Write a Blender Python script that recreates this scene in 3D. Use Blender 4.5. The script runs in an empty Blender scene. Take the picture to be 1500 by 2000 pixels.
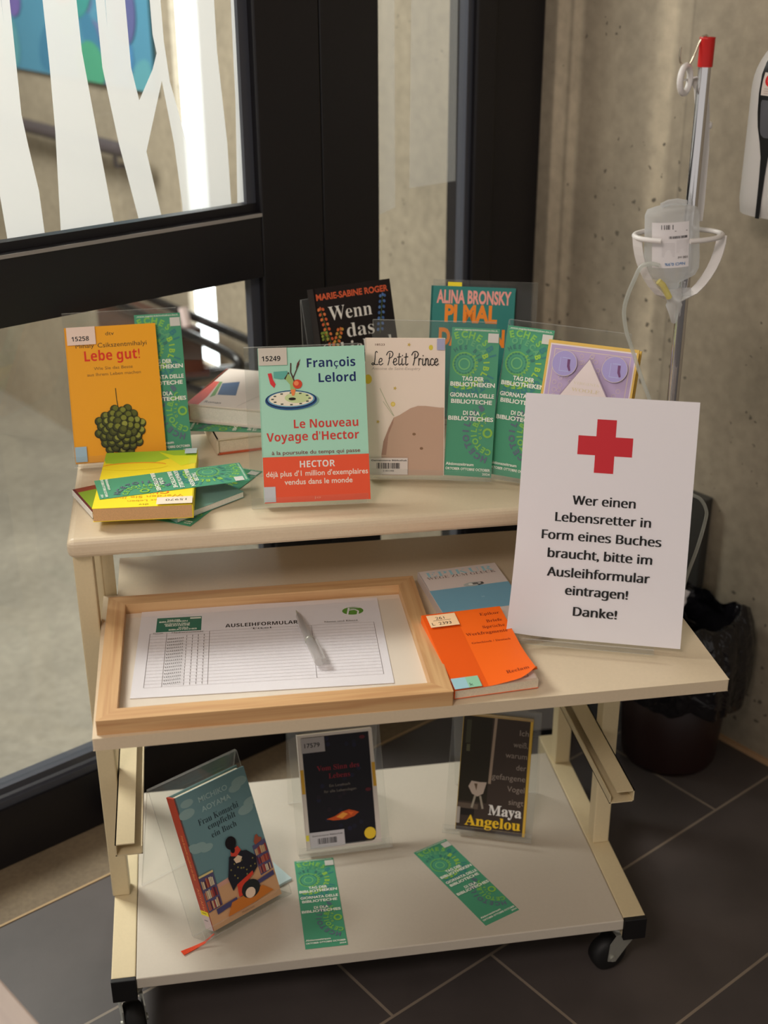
import bpy, math, random
from mathutils import Vector, Matrix
random.seed(7)
scene = bpy.context.scene
COL = scene.collection
PI = math.pi
R = math.radians

# ------------------------------------------------------------------ camera, exposure, lights
cam_d = bpy.data.cameras.new('camera')
cam = bpy.data.objects.new('camera', cam_d)
COL.objects.link(cam)
CAM_LOC = Vector((0.1324, -1.1834, 1.336))
YAW, PITCH, ROLL = -0.1573, -0.4341, -0.0045
f_ = Vector((-math.sin(YAW) * math.cos(PITCH), math.cos(YAW) * math.cos(PITCH), math.sin(PITCH)))
r_ = Vector((math.cos(YAW), math.sin(YAW), 0))
u_ = r_.cross(f_)
r2 = math.cos(ROLL) * r_ + math.sin(ROLL) * u_
u2 = -math.sin(ROLL) * r_ + math.cos(ROLL) * u_
cam.matrix_world = Matrix(((r2.x, u2.x, -f_.x, CAM_LOC.x), (r2.y, u2.y, -f_.y, CAM_LOC.y), (r2.z, u2.z, -f_.z, CAM_LOC.z), (0, 0, 0, 1)))
cam_d.sensor_width = 36
cam_d.sensor_fit = 'AUTO'
cam_d.lens = 2495.5 * 36 / 2000
cam_d.clip_start = 0.02
cam_d.dof.use_dof = True
cam_d.dof.focus_distance = 1.60
cam_d.dof.aperture_fstop = 3.8
scene.camera = cam

scene.view_settings.view_transform = 'Standard'
scene.view_settings.look = 'None'
scene.view_settings.gamma = 1
scene.view_settings.use_curve_mapping = False
scene.view_settings.exposure = 0.1
scene.cycles.transparent_max_bounces = 40
scene.cycles.max_bounces = 10
scene.cycles.use_denoising = True

world = bpy.data.worlds.new('world')
scene.world = world
world.use_nodes = True
world.node_tree.nodes['Background'].inputs[0].default_value = (1.0, 0.93, 0.87, 1)
world.node_tree.nodes['Background'].inputs[1].default_value = 0.54

E1 = Vector((math.cos(R(30)), math.sin(R(30)), 0))       # along the door front
E2 = Vector((-math.sin(R(30)), math.cos(R(30)), 0))      # through the door
def W(a, b, z): return E1 * a + E2 * b + Vector((0, 0, z))

def area(name, loc, target, size, power, color):
    l = bpy.data.lights.new(name, 'AREA')
    l.size = size
    l.energy = power
    l.color = color
    o = bpy.data.objects.new(name, l)
    COL.objects.link(o)
    o.location = loc
    o.rotation_euler = (Vector(target) - Vector(loc)).to_track_quat('-Z', 'Y').to_euler()
    return o
area('ceiling_lamp_key', (-0.85, -1.8, 2.6), (0.3, 0.35, 0.6), 0.6, 27, (1.0, 0.885, 0.82))
area('ceiling_lamp_side', (-1.2, -0.9, 2.6), (0.2, 0.2, 0.4), 0.6, 4, (1.0, 0.89, 0.80))
area('vestibule_lamp', W(-0.3, 1.95, 2.55), W(0.35, 0.75, 0.8), 0.9, 105, (1.0, 0.97, 0.93))

# ------------------------------------------------------------------ materials
def lin(c):
    c /= 255.0
    return c / 12.92 if c <= 0.04045 else ((c + 0.055) / 1.055) ** 2.4
MATS = {}
def mat(name, rgb, rough=0.5, metal=0.0, k=1.0, spec=0.5, coat=0.0, alpha=None, trans=None):
    if name in MATS: return MATS[name]
    m = bpy.data.materials.new(name)
    m.use_nodes = True
    b = m.node_tree.nodes['Principled BSDF']
    b.inputs['Base Color'].default_value = tuple(min(0.95, lin(c) * k) for c in rgb) + (1,)
    b.inputs['Roughness'].default_value = rough
    b.inputs['Metallic'].default_value = metal
    b.inputs['Specular IOR Level'].default_value = spec
    b.inputs['Coat Weight'].default_value = coat
    if coat: b.inputs['Coat Roughness'].default_value = 0.08
    MATS[name] = m
    return m
def ink(rgb, k=1.25, rough=0.45):
    return mat('ink_%d_%d_%d' % tuple(rgb), rgb, rough, k=k, spec=0.22)
def nodes(name):
    m = bpy.data.materials.new(name)
    m.use_nodes = True
    n = m.node_tree.nodes
    MATS[name] = m
    return m, n, m.node_tree.links, n['Principled BSDF'], n['Material Output']
def add(n, t, **kw):
    x = n.new(t)
    for k_, v in kw.items(): setattr(x, k_, v)
    return x
def ramp(n, stops, interp='LINEAR'):
    r = n.new('ShaderNodeValToRGB')
    r.color_ramp.interpolation = interp
    e = r.color_ramp.elements
    while len(e) < len(stops): e.new(0.5)
    for x, (p, c) in zip(e, stops):
        x.position = p
        x.color = tuple(c) + (1,) if len(c) == 3 else c
    return r
def L(rgb, k=1.0): return tuple(lin(c) * k for c in rgb)

def glass_like(name, tint, ior=1.45, base=0.0, extra=None, rough=0.02, gloss=1.0):
    """thin clear sheet: see-through with a mirror sheen at grazing angles"""
    m, n, l, b, out = nodes(name)
    n.remove(b)
    t = add(n, 'ShaderNodeBsdfTransparent')
    t.inputs[0].default_value = tuple(tint) + (1,)
    g = add(n, 'ShaderNodeBsdfGlossy')
    g.inputs['Roughness'].default_value = rough
    g.inputs[0].default_value = (gloss, gloss, gloss, 1)
    fr = add(n, 'ShaderNodeFresnel')
    fr.inputs[0].default_value = ior
    geo = add(n, 'ShaderNodeNewGeometry')
    inv_ = add(n, 'ShaderNodeMath', operation='SUBTRACT'); inv_.inputs[0].default_value = 1
    l.new(geo.outputs['Backfacing'], inv_.inputs[1])
    fm = add(n, 'ShaderNodeMath', operation='MULTIPLY')
    l.new(fr.outputs[0], fm.inputs[0]); l.new(inv_.outputs[0], fm.inputs[1])
    mx = add(n, 'ShaderNodeMixShader')
    l.new(fm.outputs[0], mx.inputs[0]); l.new(t.outputs[0], mx.inputs[1]); l.new(g.outputs[0], mx.inputs[2])
    if extra:
        w_, col = extra
        d = add(n, 'ShaderNodeBsdfDiffuse'); d.inputs[0].default_value = tuple(col) + (1,)
        tl = add(n, 'ShaderNodeBsdfTranslucent'); tl.inputs[0].default_value = tuple(col) + (1,)
        a = add(n, 'ShaderNodeMixShader'); a.inputs[0].default_value = 0.5
        l.new(d.outputs[0], a.inputs[1]); l.new(tl.outputs[0], a.inputs[2])
        m2 = add(n, 'ShaderNodeMixShader'); m2.inputs[0].default_value = w_
        l.new(mx.outputs[0], m2.inputs[1]); l.new(a.outputs[0], m2.inputs[2])
        l.new(m2.outputs[0], out.inputs[0])
    else:
        l.new(mx.outputs[0], out.inputs[0])
    return m
M_DOORGLASS = glass_like('door_glass', (0.93, 0.95, 0.94))
M_FRAMEGLASS = glass_like('picture_glass', (0.97, 0.97, 0.97))
M_ACRYL = glass_like('clear_acrylic', (0.965, 0.97, 0.965), extra=(0.018, (0.9, 0.9, 0.9)))
M_ACRYL_EDGE = glass_like('acrylic_edge', (0.9, 0.9, 0.9), extra=(0.22, (0.9, 0.9, 0.88)), rough=0.2)
M_FILM = glass_like('frosted_film', (0.85, 0.87, 0.86), extra=(0.9, (0.86, 0.87, 0.86)), rough=0.4)
M_FILM_FAINT = glass_like('faint_film', (0.9, 0.9, 0.9), extra=(0.22, (0.85, 0.86, 0.84)), rough=0.4)
M_BOTTLE = glass_like('soft_bottle_plastic', (0.87, 0.88, 0.88), extra=(0.42, (0.86, 0.85, 0.85)), rough=0.15)
M_TUBE = glass_like('clear_tubing', (0.85, 0.87, 0.84), extra=(0.35, (0.85, 0.86, 0.82)), rough=0.1)
M_PENPLASTIC = glass_like('pen_plastic', (0.86, 0.85, 0.84), extra=(0.38, (0.74, 0.72, 0.71)), rough=0.1)
M_PLASTWRAP = glass_like('yellow_plug', (0.9, 0.85, 0.5), extra=(0.6, (0.9, 0.82, 0.4)), rough=0.2)

def concrete(name, base, pits=True, bands=False, scale=1.0):
    m, n, l, b, out = nodes(name)
    tc = add(n, 'ShaderNodeTexCoord')
    mp = add(n, 'ShaderNodeMapping')
    mp.inputs['Rotation'].default_value = (0, 0, -R(30))
    l.new(tc.outputs['Object'], mp.inputs[0])
    n1 = add(n, 'ShaderNodeTexNoise'); n1.inputs['Scale'].default_value = 2.2 * scale; n1.inputs['Detail'].default_value = 6
    n2 = add(n, 'ShaderNodeTexNoise'); n2.inputs['Scale'].default_value = 45 * scale; n2.inputs['Detail'].default_value = 4
    l.new(mp.outputs[0], n1.inputs['Vector']); l.new(mp.outputs[0], n2.inputs['Vector'])
    r1 = ramp(n, [(0.3, [c * 0.78 for c in base]), (0.7, [c * 1.18 for c in base])])
    l.new(n1.outputs[0], r1.inputs[0])
    r2_ = ramp(n, [(0.3, (0.86, 0.86, 0.86)), (0.7, (1.1, 1.1, 1.1))])
    l.new(n2.outputs[0], r2_.inputs[0])
    mu = add(n, 'ShaderNodeMixRGB', blend_type='MULTIPLY'); mu.inputs[0].default_value = 1
    l.new(r1.outputs[0], mu.inputs[1]); l.new(r2_.outputs[0], mu.inputs[2])
    last = mu.outputs[0]
    if bands:   # upright streaks, paler and darker, at set places along the wall
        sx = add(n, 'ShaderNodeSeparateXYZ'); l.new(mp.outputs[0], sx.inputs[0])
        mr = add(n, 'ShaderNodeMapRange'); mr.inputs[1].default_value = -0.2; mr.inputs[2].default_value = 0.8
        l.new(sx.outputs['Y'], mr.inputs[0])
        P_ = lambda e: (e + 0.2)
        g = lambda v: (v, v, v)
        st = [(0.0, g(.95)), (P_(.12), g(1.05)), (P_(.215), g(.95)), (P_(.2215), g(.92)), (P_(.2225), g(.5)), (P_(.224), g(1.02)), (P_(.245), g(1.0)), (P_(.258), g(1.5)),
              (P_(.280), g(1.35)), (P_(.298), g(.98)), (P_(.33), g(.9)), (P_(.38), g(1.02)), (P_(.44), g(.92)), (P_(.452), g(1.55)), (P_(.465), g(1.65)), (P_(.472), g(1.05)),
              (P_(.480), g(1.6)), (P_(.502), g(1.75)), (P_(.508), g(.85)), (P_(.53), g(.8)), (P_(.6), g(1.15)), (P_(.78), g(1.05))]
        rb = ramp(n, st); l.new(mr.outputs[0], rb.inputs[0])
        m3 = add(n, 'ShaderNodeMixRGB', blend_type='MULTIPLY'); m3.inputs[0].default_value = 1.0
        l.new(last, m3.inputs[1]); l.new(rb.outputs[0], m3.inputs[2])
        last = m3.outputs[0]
    if pits:
        v = add(n, 'ShaderNodeTexVoronoi'); v.inputs['Scale'].default_value = 46; v.inputs['Randomness'].default_value = 1
        dn = add(n, 'ShaderNodeTexNoise'); dn.inputs['Scale'].default_value = 130; dn.inputs['Detail'].default_value = 2
        l.new(mp.outputs[0], dn.inputs['Vector'])
        dm = add(n, 'ShaderNodeMixRGB', blend_type='ADD'); dm.inputs[0].default_value = 0.012
        l.new(mp.outputs[0], dm.inputs[1]); l.new(dn.outputs['Color'], dm.inputs[2])
        l.new(dm.outputs[0], v.inputs['Vector'])
        sn = add(n, 'ShaderNodeTexNoise'); sn.inputs['Scale'].default_value = 7
        l.new(mp.outputs[0], sn.inputs['Vector'])
        rr = ramp(n, [(0.44, (0, 0, 0)), (0.64, (0.17, 0.17, 0.17))]); l.new(sn.outputs[0], rr.inputs[0])
        lt = add(n, 'ShaderNodeMath', operation='LESS_THAN')
        l.new(v.outputs['Distance'], lt.inputs[0]); l.new(rr.outputs[0], lt.inputs[1])
        m4 = add(n, 'ShaderNodeMixRGB'); l.new(lt.outputs[0], m4.inputs[0]); l.new(last, m4.inputs[1])
        m4.inputs[2].default_value = tuple(c * 0.35 for c in base) + (1,)
        last = m4.outputs[0]
    l.new(last, b.inputs['Base Color'])
    b.inputs['Roughness'].default_value = 0.75
    bp = add(n, 'ShaderNodeBump'); bp.inputs['Strength'].default_value = 0.15; bp.inputs['Distance'].default_value = 0.002
    l.new(n2.outputs[0], bp.inputs['Height']); l.new(bp.outputs[0], b.inputs['Normal'])
    return m
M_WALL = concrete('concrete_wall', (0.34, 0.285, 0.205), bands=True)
M_VFLOOR = concrete('vestibule_floor', (0.33, 0.30, 0.245), pits=False)
M_VFLOOR.node_tree.nodes['Principled BSDF'].inputs['Roughness'].default_value = 0.35
M_SILL = concrete('sill_stone', (0.17, 0.125, 0.075), pits=False, scale=3)

def tile_floor():
    m, n, l, b, out = nodes('dark_floor_tiles')
    tc = add(n, 'ShaderNodeTexCoord')
    mp = add(n, 'ShaderNodeMapping', vector_type='POINT')
    mp.inputs['Rotation'].default_value = (0, 0, -R(30))
    mp.inputs['Location'].default_value = (-0.51, 0.109, 0)
    l.new(tc.outputs['Object'], mp.inputs[0])
    br = add(n, 'ShaderNodeTexBrick')
    br.offset = 0.26; br.offset_frequency = 2; br.squash = 1
    br.inputs['Scale'].default_value = 1
    br.inputs['Mortar Size'].default_value = 0.0022
    br.inputs['Mortar Smooth'].default_value = 0.1
    br.inputs['Brick Width'].default_value = 0.69
    br.inputs['Row Height'].default_value = 0.25
    br.inputs['Color1'].default_value = (0.080, 0.066, 0.061, 1)
    br.inputs['Color2'].default_value = (0.066, 0.055, 0.053, 1)
    br.inputs['Mortar'].default_value = (0.26, 0.21, 0.16, 1)
    l.new(mp.outputs[0], br.inputs['Vector'])
    n1 = add(n, 'ShaderNodeTexNoise'); n1.inputs['Scale'].default_value = 5; n1.inputs['Detail'].default_value = 8
    l.new(tc.outputs['Object'], n1.inputs['Vector'])
    rr = ramp(n, [(0.3, (0.75, 0.75, 0.75)), (0.72, (1.3, 1.3, 1.3))]); l.new(n1.outputs[0], rr.inputs[0])
    mu = add(n, 'ShaderNodeMixRGB', blend_type='MULTIPLY'); mu.inputs[0].default_value = 1
    l.new(br.outputs['Color'], mu.inputs[1]); l.new(rr.outputs[0], mu.inputs[2])
    l.new(mu.outputs[0], b.inputs['Base Color'])
    b.inputs['Roughness'].default_value = 0.5
    bp = add(n, 'ShaderNodeBump'); bp.inputs['Strength'].default_value = 0.3; bp.inputs['Distance'].default_value = 0.001; bp.invert = True
    l.new(br.outputs['Fac'], bp.inputs['Height']); l.new(bp.outputs[0], b.inputs['Normal'])
    return m
M_TILE = tile_floor()

def wood(name, c0, c1):
    m, n, l, b, out = nodes(name)
    tc = add(n, 'ShaderNodeTexCoord')
    mp = add(n, 'ShaderNodeMapping'); mp.inputs['Scale'].default_value = (5, 120, 120)
    l.new(tc.outputs['Object'], mp.inputs[0])
    n1 = add(n, 'ShaderNodeTexNoise'); n1.inputs['Scale'].default_value = 1; n1.inputs['Detail'].default_value = 4; n1.inputs['Distortion'].default_value = 0.6
    l.new(mp.outputs[0], n1.inputs['Vector'])
    r1 = ramp(n, [(0.35, c0), (0.6, c1)]); l.new(n1.outputs[0], r1.inputs[0])
    l.new(r1.outputs[0], b.inputs['Base Color'])
    b.inputs['Roughness'].default_value = 0.5
    return m
M_PINE = wood('pine_wood', L((184, 138, 92), 1.08), L((202, 162, 114), 1.08))
M_PALEWOOD = wood('pale_wood', L((182, 160, 148), .72), L((188, 166, 152), .72))

def speckle(name, rgb, k, amount, rough, scale=300, coat=0.0):
    m, n, l, b, out = nodes(name)
    tc = add(n, 'ShaderNodeTexCoord')
    n1 = add(n, 'ShaderNodeTexNoise'); n1.inputs['Scale'].default_value = scale; n1.inputs['Detail'].default_value = 3
    l.new(tc.outputs['Object'], n1.inputs['Vector'])
    base = L(rgb, k)
    r1 = ramp(n, [(0.3, [c * (1 - amount) for c in base]), (0.7, [min(.95, c * (1 + amount)) for c in base])]); l.new(n1.outputs[0], r1.inputs[0])
    l.new(r1.outputs[0], b.inputs['Base Color'])
    b.inputs['Roughness'].default_value = rough
    return m
M_CREAM = speckle('cream_laminate', (206, 188, 160), 1.1, 0.02, 0.42)
M_CREAMMETAL = speckle('cream_powder_coat', (200, 184, 148), 1.2, 0.02, 0.45)
M_PALEBOARD = speckle('pale_board', (203, 193, 177), 1.0, 0.015, 0.38)
M_PAPER = mat('white_paper', (226, 222, 225), 0.75, k=1.12)
M_PAGE = speckle('page_edges', (214, 200, 176), 1.1, 0.1, 0.85, scale=900)
M_PAGEWHITE = speckle('white_page_edges', (222, 216, 205), 1.12, 0.1, 0.85, scale=900)
M_PAGETAN = speckle('tan_page_edges', (196, 155, 108), 1.25, 0.08, 0.85, scale=900)
M_BLACKFRAME = mat('black_steel', (22, 20, 24), 0.42, k=0.9)
M_BLACKMATTE = mat('black_plastic', (16, 15, 16), 0.4)
M_RUBBER = mat('black_rubber', (14, 13, 13), 0.6)
M_CHROME = mat('chrome', (225, 225, 228), 0.07, metal=1)
M_STEEL = mat('zinc_steel', (178, 178, 168), 0.4, metal=.55)
M_WIRE = mat('steel_wire', (190, 180, 160), 0.25, metal=1)
M_WHITEPLASTIC = mat('white_plastic', (226, 222, 218), 0.4, k=1.0)
M_REDTAPE = mat('red_cap_plastic', (190, 22, 20), 0.4, k=1.1)

# ------------------------------------------------------------------ mesh helpers
class MB:
    def __init__(s): s.v = []; s.f = []; s.m = []; s.sm = []; s.mats = []
    def mi(s, m):
        if m not in s.mats: s.mats.append(m)
        return s.mats.index(m)
    def raw(s, vs, fs, m, smooth=False):
        o = len(s.v); k = s.mi(m)
        s.v += [tuple(v) for v in vs]
        for f in fs:
            s.f.append([i + o for i in f]); s.m.append(k); s.sm.append(smooth)
    def box(s, x0, x1, y0, y1, z0, z1, m, T=None):
        vs = [Vector((x, y, z)) for z in (z0, z1) for y in (y0, y1) for x in (x0, x1)]
        if T: vs = [T @ v for v in vs]
        s.raw(vs, [(0, 2, 3, 1), (4, 5, 7, 6), (0, 1, 5, 4), (2, 6, 7, 3), (0, 4, 6, 2), (1, 3, 7, 5)], m)
    def prism(s, poly, h0, h1, m, fn=None, mside=None):
        """polygon (2D, counter-clockwise) pulled from h0 to h1 along local z; fn maps (x,y,z) to 3D"""
        fn = fn or (lambda x, y, z: (x, y, z))
        k = len(poly)
        vs = [fn(x, y, h0) for x, y in poly] + [fn(x, y, h1) for x, y in poly]
        s.raw(vs, [list(range(k))[::-1], [i + k for i in range(k)]], m)
        s.raw(vs, [(i, (i + 1) % k, (i + 1) % k + k, i + k) for i in range(k)], mside or m)
    def tube(s, path, r, m, seg=12, cap=True, radii=None):
        path = [Vector(p) for p in path]
        n = len(path); rings = []
        t0 = (path[1] - path[0]).normalized()
        a = t0.orthogonal().normalized()
        vs = []
        for i, p in enumerate(path):
            t = (path[min(i + 1, n - 1)] - path[max(i - 1, 0)]).normalized()
            a = (a - t * a.dot(t))
            a = a.normalized() if a.length > 1e-6 else t.orthogonal().normalized()
            b = t.cross(a)
            rr = radii[i] if radii else r
            for j in range(seg):
                q = 2 * PI * j / seg
                vs.append(p + (a * math.cos(q) + b * math.sin(q)) * rr)
        fs = [(i * seg + j, i * seg + (j + 1) % seg, (i + 1) * seg + (j + 1) % seg, (i + 1) * seg + j) for i in range(n - 1) for j in range(seg)]
        s.raw(vs, fs, m, True)
        if cap:
            s.raw(vs[:seg], [list(range(seg))[::-1]], m); s.raw(vs[-seg:], [list(range(seg))], m)
    def lathe(s, prof, m, seg=32, T=None, sx=1, sy=1):
        vs = []
        for r, z in prof:
            for j in range(seg):
                q = 2 * PI * j / seg
                v = Vector((r * math.cos(q) * sx, r * math.sin(q) * sy, z))
                vs.append(T @ v if T else v)
        k = len(prof)
        fs = [(i * seg + j, i * seg + (j + 1) % seg, (i + 1) * seg + (j + 1) % seg, (i + 1) * seg + j) for i in range(k - 1) for j in range(seg)]
        s.raw(vs, fs, m, True)
        if prof[0][0] > 1e-6: s.raw(vs[:seg], [list(range(seg))[::-1]], m)
        if prof[-1][0] > 1e-6: s.raw(vs[-seg:], [list(range(seg))], m)
    def torus(s, R0, r, m, T=None, seg=40, k=10, a0=0, a1=2 * PI, sx=1, sy=1):
        path = []
        full = abs(a1 - a0 - 2 * PI) < 1e-6
        for i in range(seg + 1):
            q = a0 + (a1 - a0) * i / seg
            v = Vector((R0 * math.cos(q) * sx, R0 * math.sin(q) * sy, 0))
            path.append(T @ v if T else v)
        s.tube(path, r, m, k, cap=not full)
    def art(s, a, T=None):
        for vs, fs, m in a.items:
            s.raw([T @ Vector(v) for v in vs] if T else vs, fs, m)
    def build(s, name, parent=None, bevel=0, seg=2, loc=None):
        me = bpy.data.meshes.new(name)
        me.from_pydata(s.v, [], s.f)
        for m in s.mats: me.materials.append(m)
        me.polygons.foreach_set('material_index', s.m)
        me.polygons.foreach_set('use_smooth', s.sm)
        me.update()
        o = bpy.data.objects.new(name, me)
        COL.objects.link(o)
        if parent: o.parent = parent
        if bevel:
            b = o.modifiers.new('bevel', 'BEVEL'); b.width = bevel; b.segments = seg; b.limit_method = 'ANGLE'; b.angle_limit = R(50)
        return o
def tag(o, label, cat, group=None):
    o['label'] = label; o['category'] = cat
    if group: o['group'] = group
    return o
def structure(o): o['kind'] = 'structure'; return o
def thing(name, label, cat, M=None, group=None):
    o = bpy.data.objects.new(name, None)
    o.empty_display_size = 0.05
    COL.objects.link(o)
    if M is not None: o.matrix_world = M
    return tag(o, label, cat, group)
def axes(o, X, Y, Z):
    return Matrix(((X.x, Y.x, Z.x, o[0]), (X.y, Y.y, Z.y, o[1]), (X.z, Y.z, Z.z, o[2]), (0, 0, 0, 1)))
def leaning(o, yaw, lean):
    """frame of a thing that leans back: x along its width, y up its face, z out of its face"""
    y, l = R(yaw), R(lean)
    X = Vector((math.cos(y), math.sin(y), 0)); N = Vector((-math.sin(y), math.cos(y), 0)); Z = Vector((0, 0, 1))
    V = math.cos(l) * Z + math.sin(l) * N
    return axes(o, X, V, X.cross(V))
def flat(o, yaw):
    y = R(yaw)
    return axes(o, Vector((math.cos(y), math.sin(y), 0)), Vector((-math.sin(y), math.cos(y), 0)), Vector((0, 0, 1)))

# ------------------------------------------------------------------ lettering and printed artwork
_tx = {}
def style(s, st):
    if st is None: return s
    out = ''
    for c in s:
        o = ord(c)
        if st == 'serif':
            if 'A' <= c <= 'Z': c = chr(0x1D400 + o - 65)
            elif 'a' <= c <= 'z': c = chr(0x1D41A + o - 97)
        elif st == 'script':
            if 'A' <= c <= 'Z': c = chr(0x1D4D0 + o - 65)
            elif 'a' <= c <= 'z': c = chr(0x1D4EA + o - 97)
        elif st == 'sans':
            if 'A' <= c <= 'Z': c = chr(0x1D5A0 + o - 65)
            elif 'a' <= c <= 'z': c = chr(0x1D5BA + o - 97)
            elif '0' <= c <= '9': c = chr(0x1D7E2 + o - 48)
        elif st == 'sansbold':
            if 'A' <= c <= 'Z': c = chr(0x1D5D4 + o - 65)
            elif 'a' <= c <= 'z': c = chr(0x1D5EE + o - 97)
            elif '0' <= c <= '9': c = chr(0x1D7EC + o - 48)
        elif st == 'italic':
            if c == 'h': c = chr(0x210E)
            elif 'A' <= c <= 'Z': c = chr(0x1D434 + o - 65)
            elif 'a' <= c <= 'z': c = chr(0x1D44E + o - 97)
        out += c
    return out
def glyphs(s, st=None, bold=0.0):
    key = (s, st, bold)
    if key in _tx: return _tx[key]
    c = bpy.data.curves.new('lettering', 'FONT')
    c.body = style(s, st); c.size = 1; c.offset = bold; c.resolution_u = 3
    o = bpy.data.objects.new('lettering', c)
    COL.objects.link(o)
    dg = bpy.context.evaluated_depsgraph_get()
    e = o.evaluated_get(dg); me = e.to_mesh()
    vs = [(v.co.x, v.co.y) for v in me.vertices]; fs = [tuple(p.vertices) for p in me.polygons]
    e.to_mesh_clear()
    bpy.data.objects.remove(o); bpy.data.curves.remove(c)
    _tx[key] = (vs, fs)
    return _tx[key]

class Art:
    """print on a w x h sheet; positions are fractions of the sheet, u to the right and v up"""
    STEP = 0.00004
    def __init__(s, w, h, z=0.00006): s.w = w; s.h = h; s.z = z; s.items = []
    def up(s): s.z += s.STEP; return s.z
    def poly(s, pts, m):
        z = s.up()
        a = sum(pts[i][0] * pts[(i + 1) % len(pts)][1] - pts[(i + 1) % len(pts)][0] * pts[i][1] for i in range(len(pts)))
        if a < 0: pts = pts[::-1]
        pts = [(min(1.0, max(0.0, u)), min(1.0, max(0.0, v))) for u, v in pts]
        s.items.append(([(u * s.w, v * s.h, z) for u, v in pts], [list(range(len(pts)))], m))
    def rect(s, u0, v0, u1, v1, m): s.poly([(u0, v0), (u1, v0), (u1, v1), (u0, v1)], m)
    def ell(s, u, v, ru, rv, m, n=28, rot=0):
        """ru is a fraction of the width; rv of the height"""
        pts = []
        for i in range(n):
            a = 2 * PI * i / n
            x, y = ru * s.w * math.cos(a), rv * s.h * math.sin(a)
            pts.append((u + (x * math.cos(rot) - y * math.sin(rot)) / s.w, v + (x * math.sin(rot) + y * math.cos(rot)) / s.h))
        s.poly(pts, m)
    def disc(s, u, v, r, m, n=24): s.ell(u, v, r / s.w, r / s.h, m, n)
    def ring(s, u, v, r0, r1, m, n=40, squash=1):
        z = s.up(); vs = []
        for r in (r0, r1):
            vs += [(u * s.w + r * math.cos(2 * PI * i / n), v * s.h + squash * r * math.sin(2 * PI * i / n), z) for i in range(n)]
        s.items.append((vs, [(i, i + n, (i + 1) % n + n, (i + 1) % n) for i in range(n)], m))
    def line(s, pts, wd, m):
        z0 = s.z
        for (a, b), (c, d) in zip(pts, pts[1:]):
            s.z = z0
            x0, y0, x1, y1 = a * s.w, b * s.h, c * s.w, d * s.h
            L_ = math.hypot(x1 - x0, y1 - y0) or 1e-9
            nx, ny = -(y1 - y0) / L_ * wd / 2, (x1 - x0) / L_ * wd / 2
            s.poly([((x0 + nx) / s.w, (y0 + ny) / s.h), ((x0 - nx) / s.w, (y0 - ny) / s.h), ((x1 - nx) / s.w, (y1 - ny) / s.h), ((x1 + nx) / s.w, (y1 + ny) / s.h)], m)
    def text(s, t, u0, u1, v, cap, m, st=None, bold=0.0, shear=0.0, du=0.0):
        """lettering from u0 to u1 on baseline v with capitals cap high; du tilts the baseline"""
        vs, fs = glyphs(t, st, bold)
        if not vs: return
        x0 = min(p[0] for p in vs); x1 = max(p[0] for p in vs)
        sx = (u1 - u0) * s.w / (x1 - x0); sy = cap * s.h / 0.69
        z = s.up()
        s.items.append(([(u0 * s.w + (x - x0) * sx + shear * y * sy, v * s.h + y * sy + du * s.h * (x - x0) / (x1 - x0), z) for x, y in vs], fs, m))
    def arc(s, t, u, v, r, size, a0, step, m, bold=0.03, lo=0.04, hi=0.96, vlo=0.02, vhi=0.97):
        """letters round a circle, feet to the middle, clockwise from angle a0 (degrees)"""
        z = s.up()
        for i, ch in enumerate(t):
            a = R(a0 - step * i)
            cx, cy = u * s.w + (r + size * .35) * math.cos(a), v * s.h + (r + size * .35) * math.sin(a)
            if not (lo * s.w + size * .3 < cx < hi * s.w - size * .3 and vlo * s.h < cy < vhi * s.h): continue
            vs, fs = glyphs(ch, None, bold)
            if not vs: continue
            xm = (min(p[0] for p in vs) + max(p[0] for p in vs)) / 2
            q = a - PI / 2
            pts = []
            for x, y in vs:
                lx, ly = (x - xm) * size, y * size + r
                pts.append((u * s.w + lx * math.cos(q) - ly * math.sin(q), v * s.h + lx * math.sin(q) + ly * math.cos(q), z))
            s.items.append((pts, fs, m))
    def barcode(s, u0, v0, u1, v1, m, n=26):
        rnd = random.Random(3); z = s.up()
        x = u0
        while x < u1:
            w_ = rnd.choice((1, 1, 2, 3)) * (u1 - u0) / 70
            s.items.append(([(x * s.w, v0 * s.h, z), ((x + w_) * s.w, v0 * s.h, z), ((x + w_) * s.w, v1 * s.h, z), (x * s.w, v1 * s.h, z)], [(0, 1, 2, 3)], m))
            x += w_ + rnd.choice((1, 1, 2)) * (u1 - u0) / 70

BLACK = ink((18, 16, 18)); WHITE = ink((232, 228, 222), 1.1); GREY = ink((150, 140, 132))

# ------------------------------------------------------------------ room
def wall_slab(name, a0, a1, b0, b1, z0, z1, m):
    b = MB()
    pts = [(a0, b0), (a1, b0), (a1, b1), (a0, b1)]
    b.prism([(W(a, c, 0).x, W(a, c, 0).y) for a, c in pts], z0, z1, m)
    return structure(b.build(name))
wall_slab('floor', -4.0, 1.196, -4.2, 0.384, -0.06, 0.0, M_TILE)
wall_slab('trim_1', -4.0, 1.196, 0.388, 0.62, -0.25, -0.001, M_SILL)
wall_slab('trim_2', -4.0, 1.196, 0.384, 0.388, -0.06, 0.0015, ink((165, 140, 105), 1.1))
wall_slab('floor_vestibule', -4.0, 1.196, 0.62, 4.6, -0.25, -0.19, M_VFLOOR)
wall_slab('baseboard_right', 1.188, 1.1958, -3.5, 0.38, 0.0, 0.008, ink((175, 140, 105), 1.2))
wall_slab('ceiling', -4.0, 1.4, -4.2, 4.6, 2.75, 2.85, mat('ceiling_white', (225, 220, 210), 0.8))
wall_slab('wall_back', -4.0, 1.4, 4.6, 4.75, -0.25, 2.75, M_WALL)
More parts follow.
